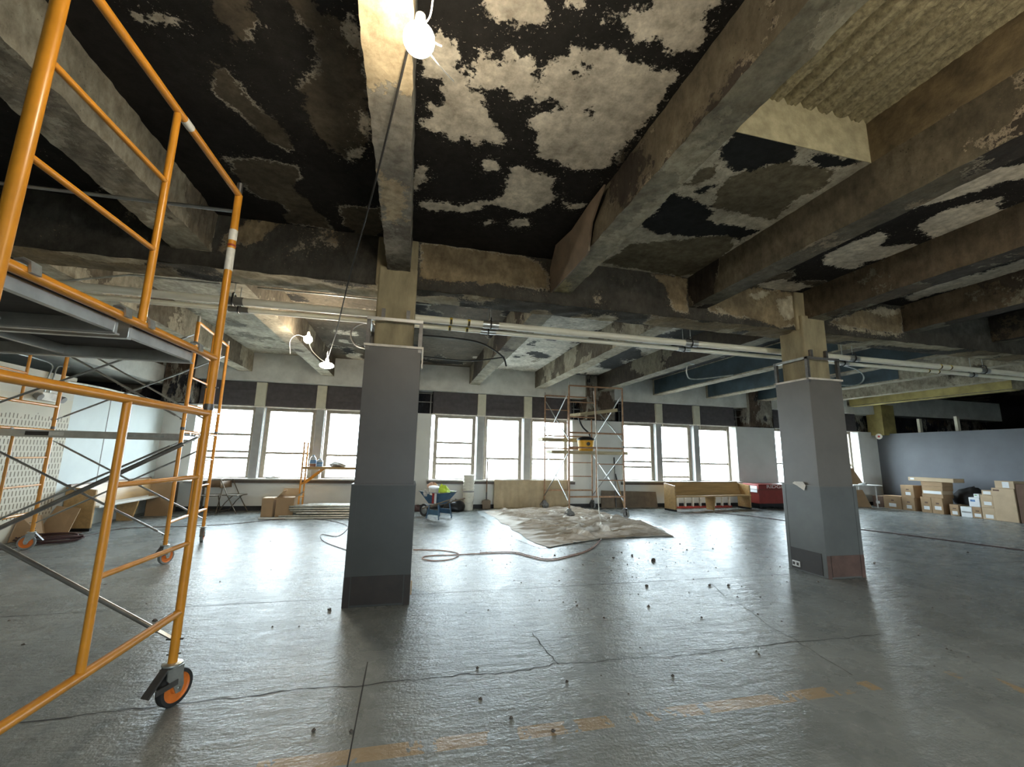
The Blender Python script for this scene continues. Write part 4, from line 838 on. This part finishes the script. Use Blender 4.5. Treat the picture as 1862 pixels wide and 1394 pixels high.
tag(cloth('plastic_sheet', [(x + (.12 if x > 4 else -.12), y + .05) for x, y in dp], 'plastic_sheet', .004, .012, 4.2, 8.9, 21, .10), 'white plastic sheet showing around the edges of the wrinkled drop cloth', 'sheet')
tag(cloth('drop_cloth', dp, 'canvas', .012, .085, 4.2, 8.9, 5), 'wrinkled tan canvas drop cloth spread on the floor under the rusty scaffold', 'cloth')

# ================================================================== THINGS ALONG THE WINDOW WALL
def pew(name, label, loc, rotz, length, seat_mat='pew_wood'):
    t = thing(name, label, 'pew', loc, rotz, 'wooden pews'); h = length / 2
    for x in (-h, h - .05):
        poly = [(.0, .0), (.50, 0), (.50, .06), (.44, .40), (.56, .42), (.56, .70), (.50, .74), (.0, .78)]
        MB().prism([(.0, .05), (.46, .05), (.46, .72), (0, .78)], lambda p, a: Vector((x + a, -p[0] + .25, p[1])), 0, .05).build('end_panel', 'pew_wood', t, .008)
        MB().box(x, x + .05, -.21, .25, 0, .05).build('plinth', 'black_plastic', t)
    MB().prism([(-.27, .40), (.16, .385), (.16, .42), (-.27, .44)], lambda p, a: Vector((a, p[0], p[1])), -h + .05, h - .05).build('seat', seat_mat, t, .005)
    MB().prism([(.10, .40), (.13, .40), (.25, .80), (.22, .80)], lambda p, a: Vector((a, p[0], p[1])), -h + .05, h - .05).build('back', 'pew_wood', t, .004)
    MB().box(-h + .05, h - .05, .215, .262, .79, .815).build('back_cap', 'pew_wood_dark', t)
    MB().prism([(-.16, 0), (.10, 0), (.14, .39), (-.24, .39)], lambda p, a: Vector((a, p[0], p[1])), -.025, .025).build('centre_support', 'pew_wood', t)
    return t
pew('church_pew', 'oak pew standing below the right hand windows beside the red chest', (8.98, 11.42, 0), R(7), 2.95)
pew('church_pew', 'oak pew with a seat coloured pale as sheen against the left wall', (-5.68, 10.75, 0), R(90), 2.6, 'sill')  # pale seat colour paints a white sheen over the wood
# ladder on its side behind the pew
ld = thing('step_ladder', 'red ladder with pale steps lying on its side behind the pew', 'ladder', (9.0, 11.86, 0), R(3))
for z in (.03, .42): MB().box(-1.3, 1.2, -.02, .02, z - .03, z + .03).build('rail', 'ladder_red', ld)
for k in range(9): MB().box(-1.15 + k * .28, -1.11 + k * .28, -.035, .035, .05, .40).build('step', 'wire_white', ld)
# red tool chest
ch = thing('tool_chest', 'red steel tool chest with white lettering behind the right column', 'tool chest', (11.3, 11.72, 0), R(2))
MB().box(-.52, 1.02, -.30, .30, .16, .60).build('body', 'chest_red', ch, .01)
MB().box(-.54, 1.04, -.32, .32, .60, .76).build('lid', 'chest_red', ch, .012)
MB().box(-.55, 1.05, -.33, .33, .588, .602).build('lid_seam', 'cardboard_dark', ch)
MB().box(-.50, 1.00, -.28, .28, .06, .16).build('skid', 'black_plastic', ch)
for x in (-.42, .92):
    for y in (-.22, .22): MB().lathe([(.05, -.02), (.05, .02)], (x, y, .05), (0, 1, 0), 14).build('caster_wheel', 'rubber', ch)
MB().box(-.545, -.541, -.26, .10, .50, .70).build('side_label', 'paper_white', ch)
lt = text_mesh('RIDGID', .145, 'wire_white', 'lettering', ch, (-.24, -.325, .682), (R(90), 0, 0)); lt.scale = (1.7, 1, 1)
# brown board, poles
tag(MB().prism([(5.72, 0), (7.62, 0), (7.62, .46), (5.78, .50)], lambda p, a: Vector((p[0], 12.04 + a + p[1] * .2, p[1])), 0, .018).build('fibre_board', 'board_brown'), 'long brown fibre board leaning low against the wall behind the rusty scaffold', 'board')
for i, (x, y, z, x2, lab) in enumerate(((6.19, 12.02, 0, 6.23, 'dark tool handle leaning upright on the wall right of the rusty scaffold'), (6.42, 11.95, 0, 6.26, 'wooden tool handle leaning aslant beside the upright dark one'))):
    t = thing('long_tool', lab, 'tool', (x, y, 0), 0, 'tool handles on the wall'); zt = (1.5, 1.0)[i]
    MB((x, y, 0)).tube((x, y, .02), (x2, 12.17, zt), .016, 8).build('shaft', ('steel_dark', 'pew_wood')[i], t)
    MB((x, y, 0)).tube((x + (x2 - x) * .8, y + (12.17 - y) * .8, zt * .8), (x2, 12.168, zt), .022, 8).build('grip', 'black_plastic', t)
# tan tarp below the sill
rows = []
for jz in range(18):
    z = .80 * jz / 17 + .005; rows.append([(2.43 + 2.22 * i / 70, 12.06 - .05 * (1 - z) + (.022 * math.sin(i * .55 + .6 * math.sin(z * 5)) + .012 * math.sin(i * 1.3 + z * 4)) * (1 - .6 * z), z) for i in range(71)])
tp_ = MB().grid(rows).build('tarp', 'tarp_tan'); sm = tp_.modifiers.new('thick', 'SOLIDIFY'); sm.thickness = .004
tag(tp_, 'tan tarp hanging from the sill below the middle windows', 'tarp')
# shovel
sh = thing('shovel', 'square mouth shovel leaning upright against the wall below the windows', 'shovel', (2.22, 12.0, 0))
MB().prism([(-.11, 0), (.11, 0), (.12, .22), (.05, .26), (-.05, .26), (-.12, .22)], lambda p, a: Vector((p[0], a + p[1] * .15, p[1] + .005)), 0, .006).build('blade', 'board_brown', sh)
MB().tube((0, .045, .24), (0, .05, .46), .02, 8).build('socket', 'steel_dark', sh); MB().tube((0, .05, .44), (.01, .085, 1.38), .017, 8).build('shaft', 'pew_wood_dark', sh)
# bucket stack
NB = 7
for k in range(NB):
    z = .0 if k == 0 else .365 - .30 + .085 * k + .0
    lab = 'bottom bucket of the tall white stack below the window' if k == 0 else ('topmost bucket of the tall white stack, open rim up' if k == NB - 1 else f'{["", "second", "third", "fourth", "fifth", "sixth"][k]} bucket from the bottom of the tall white stack')
    t = thing('bucket', lab, 'bucket', (1.68, 11.87, z), 0, 'white nested buckets')
    MB().lathe([(.125, .0), (.13, .005), (.152, .36), (.146, .36), (.124, .012), (.002, .012)], n=22).build('pail', 'bucket_white', t)
    MB().lathe([(.152, .33), (.160, .335), (.160, .362), (.152, .366), (.149, .362)], n=22).build('rim', 'bucket_white' if k != 1 else 'print_grey', t)
    if k in (0, 3): MB().path([(.155 * math.cos(a), -.155 * abs(math.sin(a)) - .008, .30 - .10 * abs(math.sin(a))) for a in [math.pi * q / 12 for q in range(13)]], .004, 5).build('bail_handle', 'steel', t)
# black bag
tag(MB().blob((1.30, 11.72, .09), .27, .22, .19, 4, .16, zmin=0).build('trash_bag', 'black_plastic'), 'lumpy black plastic bag on the floor left of the bucket stack', 'bag')
tag(MB().blob((.32, 11.75, .05), .16, .12, .10, 9, .25, zmin=0).build('rag_heap', 'cord_dark'), 'small dark heap on the floor left of the wheelbarrow', 'heap')
# wheelbarrow
wbw = thing('wheelbarrow', 'blue wheelbarrow with red and white stripes, loaded, left of the buckets', 'wheelbarrow', (.76, 10.5, 0), R(-48))
def tray_ring(k, z): return [(-.33 - .03 * k, -.26 * k, z), (.30 * k + .02, -.24 * k, z), (.30 * k + .02, .24 * k, z), (-.33 - .03 * k, .26 * k, z)]
b = MB(); rings = [[(-.16, -.15, .33), (.14, -.15, .33), (.14, .15, .33), (-.16, .15, .33)], [(-.34, -.30, .615), (.33, -.29, .60), (.33, .29, .60), (-.34, .30, .615)]]
inn = [[(-.15, -.14, .345), (.13, -.14, .345), (.13, .14, .345), (-.15, .14, .345)], [(-.325, -.285, .615), (.315, -.275, .60), (.315, .275, .60), (-.325, .285, .615)]]
vs = rings[0] + rings[1] + inn[0] + inn[1]
b.add(vs, [(3, 2, 1, 0)] + [(i, (i + 1) % 4, 4 + (i + 1) % 4, 4 + i) for i in range(4)] + [(8, 9, 10, 11)] + [(8 + (i + 1) % 4, 8 + i, 12 + i, 12 + (i + 1) % 4) for i in range(4)] + [(4 + i, 4 + (i + 1) % 4, 12 + (i + 1) % 4, 12 + i) for i in range(4)])
tr = b.build('tray', 'barrow_blue', wbw, .012)
MB().path([(-.345, -.305, .617), (.335, -.295, .602), (.335, .295, .602), (-.345, .305, .617), (-.345, -.305, .617)], .012, 6).build('rim', 'steel', tr)
for dx, m in ((.0, 'stripe_red'), (.075, 'paper_white')):
    b = MB(); q = lambda t, x: Vector((x, -.15 - .15 * t - .006, .33 + .28 * t)); b.add([q(.05, dx - .04), q(.05, dx + .03), q(.97, dx + .17), q(.97, dx + .10)], [(0, 1, 2, 3)]); b.build('stripe', m, tr)
for s_ in (-1, 1):
    MB().path([(-.36, s_ * .14, .20), (.0, s_ * .17, .30), (.48, s_ * .24, .44), (.62, s_ * .26, .48)], .017, 7).build('handle_rail', 'board_brown', wbw)
    MB().path([(-.10, s_ * .17, .30), (-.14, s_ * .22, 0)], .02, 4).build('leg', 'barrow_blue', wbw); MB().path([(.20, s_ * .19, .34), (.26, s_ * .22, 0)], .02, 4).build('leg', 'barrow_blue', wbw)
    MB().obox((-.13, s_ * .20, .15), (.24, s_ * .20, .15), .012, .11).build('leg_brace', 'barrow_blue', wbw)
wh = MB().lathe([(.10, -.035), (.145, -.04), (.15, 0), (.145, .04), (.10, .035)], (-.42, 0, .15), (0, 1, 0), 22, True).build('tyre', 'rubber', wbw); MB().lathe([(.1, -.025), (.02, -.04), (.02, .04), (.1, .025)], (-.42, 0, .15), (0, 1, 0), 16).build('wheel_hub', 'steel', wh)
vst = MB(); gx_ = np.linspace(-1, 1, 42); rows = []
for vy in gx_:
    row = []
    for vx in gx_:
        r2 = min(1.0, vx * vx + vy * vy); n1_ = float(vnoise(np.array([vx * 1.0]), np.array([vy]), 2.6, 77)[0]); n2_ = float(vnoise(np.array([vx]), np.array([vy]), 6.0, 78)[0])
        row.append((.84 + .23 * vx * (1 - .12 * n2_), 10.52 + .22 * vy * (1 - .12 * n1_), .545 + (.16 * (1 - r2) ** .6) * (.55 + .9 * n1_) + .05 * (1 - abs(2 * n2_ - 1)) * (1 - r2)))
    rows.append(row)
vst.grid(rows); tag(vst.build('safety_vest', 'hivis'), 'crumpled lime yellow safety vest lying in the wheelbarrow', 'vest')
tag(MB().blob((.62, 10.62, .72), .12, .12, .09, 15, .22).build('sack', 'sack_peach'), 'small peach sack lying at the back of the wheelbarrow', 'sack')
bk = thing('paint_pail', 'white pail tipped in the wheelbarrow beside the lime vest', 'pail', (.64, 10.36, .56)); bk.rotation_euler = (R(12), 0, 0)
MB().lathe([(.10, 0), (.12, .17), (.115, .17), (.095, .01), (.002, .01)], n=18).build('shell', 'bucket_white', bk); MB().lathe([(.12, .15), (.126, .155), (.126, .172), (.12, .175)], n=18).build('rim', 'paper_white', bk)
tag(MB().blob((.50, 10.44, .60), .10, .10, .08, 17, .3).build('rag_bundle', 'rag'), 'grey rag bundle at the left end of the wheelbarrow', 'rag')
# baker scaffold by the window, jugs and rag on it
bs = thing('baker_scaffold', 'small orange work platform by the left windows, partly hidden by the column', 'scaffold', (-2.5, 11.3, 0))
L0 = (-2.5, 11.3, 0)
for x in (-2.5, -.55):
    for y in (11.44, 11.85):
        MB(L0).tube((x, y, .08), (x, y, 1.72), .021, 8).build('post', 'scaffold_orange', bs)
        MB(L0).lathe([(.04, -.015), (.04, .015)], (x, y, .04), (1, 0, 0), 12).build('caster_wheel', 'rubber', bs)
    for z in (.38, .70, 1.0, 1.36): MB(L0).tube((x, 11.44, z), (x, 11.94, z), .014, 6).build('rung', 'scaffold_orange', bs)
    MB(L0).path([(x, 11.44, 1.36)] + [(x + .0, 11.69 - .25 * math.cos(a), 1.36 + .17 * math.sin(a)) for a in [math.pi * q / 10 for q in range(1, 10)]] + [(x, 11.94, 1.36)], .014, 6).build('hoop', 'scaffold_orange', bs)
for y in (11.44, 11.85):
    MB(L0).obox((-2.5, y, 1.09), (-.55, y, 1.09), .03, .06).build('side_rail', 'pew_wood', bs)
    MB(L0).obox((-2.48, y, .70), (-2.05, y, 1.06), .02, .035).build('knee_brace', 'scaffold_orange', bs)
MB(L0).box(-2.48, -.57, 11.45, 11.93, 1.09, 1.12).build('deck_board', 'pew_wood', bs)
def jug(label, loc, h, r_, m2):
    t = thing('water_jug', label, 'jug', loc, 0, 'jugs on the work platform')
    MB().lathe([(r_ * .95, 0), (r_, .01), (r_, h * .72), (r_ * .8, h * .84), (r_ * .4, h * .95), (r_ * .38, h)], n=18).build('bottle', 'jug_clear', t)
    MB().lathe([(r_ + .002, h * .30), (r_ + .002, h * .60)], n=18).build('band', 'jug_blue', t); MB().lathe([(r_ + .001, .005), (r_ + .001, h * .26)], n=18).build('base_band', m2, t)
    MB().lathe([(r_ * .42, h * .97), (r_ * .42, h * 1.05)], n=14).build('cap', 'jug_blue', t); return t
jug('taller jug with a blue band on the orange platform by the window', (-2.30, 11.6, 1.12), .27, .075, 'jug_rust'); jug('shorter jug with a blue band beside the taller one', (-2.14, 11.62, 1.12), .19, .075, 'jug_blue')
tag(MB().blob((-1.74, 11.6, 1.165), .18, .14, .06, 23, .3, zmin=1.12).build('rag', 'rag'), 'crumpled pale rag on the orange platform by the window', 'rag')
tag(MB().blob((-3.35, 12.25, .81), .17, .08, .035, 25, .3, zmin=.79).build('rag', 'rag'), 'crumpled pale rag lying on the left window sill', 'rag')
# cardboard boxes by the pipe pile
def carton(label, x0, x1, y0, y1, z0, z1, m='cardboard', group='cardboard boxes', paper=None, tape=True, rot=0.0, front='x', ms=None):
    t = thing('cardboard_box', label, 'box', ((x0 + x1) / 2, (y0 + y1) / 2, z0), rot, group); w, d, h = (x1 - x0) / 2, (y1 - y0) / 2, z1 - z0
    MB().box(-w, w, -d, d, 0, h).build('carton', m, t, .006)
    if tape: MB().box(-w - .001, w + .001, -.03, .03, h - .0005, h + .0012).build('tape', 'cardboard_light', t)
    if paper:
        a, c, p, q = paper
        if front == 'x': MB().box(-w - .003, -w - .001, -d + 2 * d * a, -d + 2 * d * c, h * p, h * q).build('paper_label', 'paper_white', t)
        else: MB().box(-w + 2 * w * a, -w + 2 * w * c, -d - .003, -d - .001, h * p, h * q).build('paper_label', 'paper_white', t)
    return t
carton('tall brown box at the left end of the pipe pile', -3.17, -2.93, 10.98, 11.32, 0, .42, front='y')
ob = carton('brown box with raised flaps between the tall box and the pipes', -2.88, -2.50, 10.98, 11.36, 0, .43, tape=False)
MB().prism([(0, 0), (.26, .11)], lambda p, a: Vector((0, 0, 0)), 0, 1) if False else None
for (p0, p1, p2, p3) in (((-.19, .19, .43), (.19, .19, .43), (.17, .30, .60), (-.17, .30, .60)), ((.19, -.19, .43), (.19, .19, .43), (.33, .17, .55), (.33, -.17, .55)), ((-.19, -.19, .43), (-.19, .19, .43), (-.05, .17, .58), (-.05, -.17, .58))):
    fb = MB(); n_ = (Vector(p1) - Vector(p0)).cross(Vector(p3) - Vector(p0)).normalized() * .005
    fb.add([Vector(p) for p in (p0, p1, p2, p3)] + [Vector(p) + n_ for p in (p0, p1, p2, p3)], [(3, 2, 1, 0), (4, 5, 6, 7), (0, 1, 5, 4), (1, 2, 6, 5), (2, 3, 7, 6), (3, 0, 4, 7)]); fb.build('flap', 'cardboard_light', ob)
# pipe pile
rp = random.Random(3); base_pipe = MB().tube((-1.1, 0, 0), (1.1, 0, 0), .022, 8).build('conduit_pipe', 'galv'); first = True
for layer in range(5):
    for k in range(9 - layer):
        o = base_pipe if first else base_pipe.copy()
        if not first: COL.objects.link(o)
        first = False; o.name = 'conduit_pipe'
        o.location = (-1.45 + rp.uniform(-.28, .30), 10.72 + .085 * k + .045 * layer + rp.uniform(-.02, .02), .024 + .048 * layer + rp.uniform(0, .004)); o.rotation_euler = (0, rp.uniform(-.012, .012), R(rp.uniform(-2.5, 2.5))); o.scale = (rp.uniform(.86, 1.0), 1, 1)
        tag(o, 'grey metal conduit pipe in the pile beside the brown boxes', 'pipe', 'loose conduit pipes in the pile')
tag(MB().tube((-3.1, 10.62, .02), (-.85, 10.58, .02), .02, 8).build('timber_batten', 'sill'), 'pale batten on the floor along the front of the pipe pile', 'batten')
# folding chairs
def chair(label, loc, rotz):
    t = thing('folding_chair', label, 'chair', loc, rotz, 'folding chairs by the window'); w = .21
    MB().box(-.20, .20, -.22, .16, .405, .43).build('seat', 'chair_metal', t, .012)
    rows = [[(-.2 + .4 * i / 8, .20 + .03 * math.cos((i - 4) * .35) + .02 * jz, .58 + .16 * jz) for i in range(9)] for jz in range(2)]
    o = MB().grid(rows).build('backrest', 'chair_pad', t); mm = o.modifiers.new('thick', 'SOLIDIFY'); mm.thickness = .012
    for s_ in (-1, 1):
        MB().path([(s_ * w, -.26, 0), (s_ * w, .0, .40), (s_ * w, .20, .76)], .011, 7).build('leg', 'chair_metal', t); MB().path([(s_ * (w - .02), .22, 0), (s_ * (w - .02), .05, .25), (s_ * (w - .02), -.12, .42)], .011, 7).build('leg', 'chair_metal', t)
    MB().path(bezier([(-w, .20, .755), (-w + .03, .215, .785), (w - .03, .215, .785), (w, .20, .755)]), .011, 7).build('top_bar', 'chair_metal', t); MB().tube((-w + .02, .2, .05), (w - .02, .2, .05), .008, 6).build('stretcher', 'chair_metal', t)
    return t
chair('brown folding chair standing open under the leftmost window', (-4.52, 11.75, 0), R(8)); chair('second folding chair half hidden right of the first, seen edge on', (-4.06, 11.85, 0), R(75))
# small table with board at the back left corner
ta = thing('side_table', 'small dark legged table in the back left corner under the window', 'table', (-5.05, 11.75, 0))
MB().box(-.32, .32, -.28, .28, .735, .765).build('top', 'sill', ta, .005)
for x in (-.28, .28):
    for y in (-.24, .24): MB().box(x - .018, x + .018, y - .018, y + .018, 0, .735).build('leg', 'chair_metal', ta)
tag(MB().prism([(-5.62, 0), (-5.18, 0), (-5.18, .72), (-5.62, .72)], lambda p, a: Vector((p[0], 11.38 + a + p[1] * .12, p[1])), 0, .02).build('wood_panel', 'cardboard'), 'brown panel leaning beside the small corner table', 'panel')
# cardboard sheets at the left pew
def leaning(name, label, P, m, th=.012):
    b = MB(); A, B_, C_, D_ = [Vector(p) for p in P]; n_ = (B_ - A).cross(D_ - A).normalized() * th
    b.add([A, B_, C_, D_, A + n_, B_ + n_, C_ + n_, D_ + n_], [(3, 2, 1, 0), (4, 5, 6, 7), (0, 1, 5, 4), (1, 2, 6, 5), (2, 3, 7, 6), (3, 0, 4, 7)]); o = b.build(name, m); tag(o, label, 'cardboard', 'flattened cardboard by the pew'); return o
leaning('cardboard_sheet', 'wide brown cardboard sheet slumped on the floor against the pew end', [(-5.93, 8.98, .01), (-5.48, 8.95, .01), (-5.55, 9.28, .42), (-5.90, 9.28, .46)], 'cardboard')
leaning('cardboard_sheet', 'smaller pale brown cardboard sheet leaning left of the wide one', [(-5.92, 8.45, .01), (-5.62, 8.72, .01), (-5.86, 8.92, .36), (-5.94, 8.60, .40)], 'cardboard')
leaning('cardboard_sheet', 'flat cardboard piece lying on the floor beside the pew', [(-5.93, 8.7, .005), (-5.50, 8.75, .005), (-5.42, 9.2, .02), (-5.9, 9.2, .02)], 'cardboard_dark')

# ================================================================== BOXES BY THE RIGHT WALL
XF = 15.9; D_ = .45
PL = (.3, .7, .22, .45)
for (lab, ya, yb, z0, z1, m, pap, dx) in (
    ('dark low box at the far end of the carton row', 11.48, 11.83, 0, .37, 'cardboard_dark', (.35, .7, .3, .55), .05),
    ('single low box second from the far end of the carton row', 10.90, 11.44, 0, .42, 'cardboard', (.3, .7, .15, .42), 0),
    ('lower box of the pair third from the far end', 10.52, 10.88, 0, .405, 'cardboard', (.25, .65, .15, .42), 0),
    ('upper box of the pair third from the far end', 10.50, 10.87, .407, .80, 'cardboard', (.25, .65, .2, .45), 0),
    ('left of the two boxes under the long flat carton', 10.065, 10.34, 0, .47, 'cardboard', (.2, .75, .2, .42), 0),
    ('right of the two boxes under the long flat carton', 9.77, 10.055, 0, .47, 'cardboard', (.15, .75, .25, .48), 0),
    ('wide shallow box resting across the two boxes', 9.73, 10.28, .472, .575, 'cardboard', None, 0),
    ('pale taped box in the middle of the tall stack', 9.74, 10.26, .577, .69, 'cardboard_light', (.05, .95, .1, .85), 0),
    ('brown flapped box above the pale taped one', 9.72, 10.26, .692, .82, 'cardboard', None, 0),
    ('box directly beneath the long flat carton', 9.71, 10.27, .822, .955, 'cardboard', None, 0),
    ('long flat carton lying on top of the tall stack', 9.40, 10.59, .957, 1.07, 'cardboard_light', (.86, .95, .3, .8), -.03),
    ('small brown box standing right of the tall stack', 9.40, 9.61, 0, .32, 'cardboard', (.15, .75, .12, .42), 0),
    ('white printed box on the floor beside the small brown one', 9.09, 9.35, 0, .29, 'paper_white', None, 0),
    ('brown floor box left of the three high stack', 8.875, 9.085, 0, .31, 'cardboard', (.1, .8, .12, .42), 0),
    ('bottom box of the three high stack', 8.59, 8.865, 0, .325, 'cardboard_light', (.15, .75, .12, .42), 0),
    ('middle box of the three high stack', 8.59, 8.86, .327, .66, 'cardboard_light', (.15, .75, .2, .48), 0),
    ('top box of the three high stack', 8.58, 8.81, .662, .80, 'cardboard_light', (.15, .85, .2, .8), 0),
    ('large tall carton at the right end of the carton row', 8.12, 8.58, 0, .88, 'cardboard_light', None, -.02),
    ('pale taped box on top of the large tall carton', 8.10, 8.49, .882, 1.08, 'cardboard_light', (.25, .6, .1, .9), -.02),
    ('carton coloured dark as a shaded box side at the extreme right edge', 7.55, 8.09, 0, 1.02, 'cardboard_dark', None, .0)):  # dark colour stands in for the shaded side of the end box
    t = carton(lab, XF + dx, XF + dx + D_, ya, yb, z0, z1, m, 'cartons along the slate wall', pap)
    if 'white printed' in lab:
        MB().box(-D_ / 2 - .003, -D_ / 2 - .001, -.11, .11, .12, .16).build('print_band', 'print_grey', t)
    if m == 'cardboard' and pap: MB().box(-D_ / 2 - .003, -D_ / 2 - .001, -.05, .03, (z1 - z0) * .60, (z1 - z0) * .70).build('print_mark', 'cardboard_dark', t)
    if lab.startswith('large tall'): MB().box(-D_ / 2 - .003, -D_ / 2 - .001, .07, .20, .80, .84).build('print_mark', 'cardboard_dark', t)
for (lab, ya, yb, z0, z1, m) in (('white package with blue print on the floor boxes', 8.885, 9.13, .312, .57, 'print_blue'), ('small white package with green print on top of the white one', 8.875, 9.0, .572, .68, 'print_green')):
    t = thing('white_package', lab, 'package', (XF + .12, (ya + yb) / 2, z0), 0, 'white packages'); d = (yb - ya) / 2
    MB().box(-.12, .12, -d, d, 0, z1 - z0).build('wrapper', 'paper_white', t, .01); MB().box(-.123, -.121, -d * .2, d * .7, (z1 - z0) * .55, (z1 - z0) * .78).build('print', m, t)
tag(MB().blob((16.62, 9.35, .34), .30, .55, .42, 31, .2, zmin=0).build('bag_pile', 'black_plastic'), 'black plastic bags heaped between the cartons and the slate wall', 'bag')
# white table with cardboard
tb = thing('folding_table', 'white table partly hidden behind the right column', 'table', (15.05, 11.6, 0))
MB().box(-.62, .62, -.35, .35, .72, .755).build('top', 'table_white', tb, .006)
for x in (-.48, .40):
    for y in (-.28, .28): MB().tube((x, y, 0), (x, y, .72), .018, 8).build('leg', 'table_white', tb)
leaning('cardboard_sheet', 'brown cardboard sheet standing on the white table', [(14.72, 11.62, .757), (15.30, 11.60, .757), (15.24, 11.86, 1.29), (14.72, 11.88, 1.30)], 'cardboard')
leaning('cardboard_sheet', 'brown cardboard sheet leaning beneath the white table', [(14.88, 11.55, .005), (15.42, 11.50, .005), (15.42, 11.75, .56), (14.88, 11.80, .56)], 'cardboard')
tag(MB().blob((15.0, 11.4, .775), .14, .08, .03, 41, .2, zmin=.756).build('paper_heap', 'paper_white'), 'white papers heaped on the white table', 'paper')

# ================================================================== RUBBLE
def stone(loc, r_, seed, name='rubble_chunk', m='debris'):
    return MB().blob((loc[0], loc[1], r_ * .5), r_, r_ * .8, r_ * .7, seed, .4, 9, 6, zmin=.001).build(name, m)
labs = ['dark rubble chunk on the bright floor below the drop cloth corner', 'dark ring of rubble on the floor below the crack', 'small chunk beside the floor crack left of centre', 'chunk beside the left column foot', 'flake on the floor crack at centre', 'chunk just below the yellow stripe', 'chunk just above the yellow stripe', 'chunk right of the drop cloth front edge']
for i, p in enumerate(chunks[0]):
    o = stone(p, (.035 if i == 0 else .018) if p[1] > 4.5 else .011, 60 + i)
    tag(o, labs[i] if i < len(labs) else 'small dark crumb lying alone on the open floor', 'rubble', 'rubble crumbs on the floor')
rd = random.Random(5); b = MB()
for k in range(420):
    u = rd.random(); x = rd.gauss(3.6, 1.6); y = rd.gauss(6.8, 1.7)
    if k > 330: x, y = rd.uniform(-4, 8), rd.uniform(2.5, 11.5)
    if not (-5 < x < 12 and 1.5 < y < 11.6): continue
    r_ = rd.uniform(.004, .013) * (1 if rd.random() < .9 else 1.8); n = 5; h = r_ * rd.uniform(.5, 1.1); a0 = rd.random() * 6
    b.add([(x + r_ * math.cos(a0 + q * 1.256) * rd.uniform(.7, 1.2), y + r_ * math.sin(a0 + q * 1.256) * rd.uniform(.7, 1.2), .001) for q in range(n)] + [(x, y, h)], [(q, (q + 1) % n, n) for q in range(n)])
o = b.build('paint_crumbs', 'debris', kind='stuff'); tag(o, 'fine dark paint crumbs scattered over the floor below the burnt ceiling', 'debris')
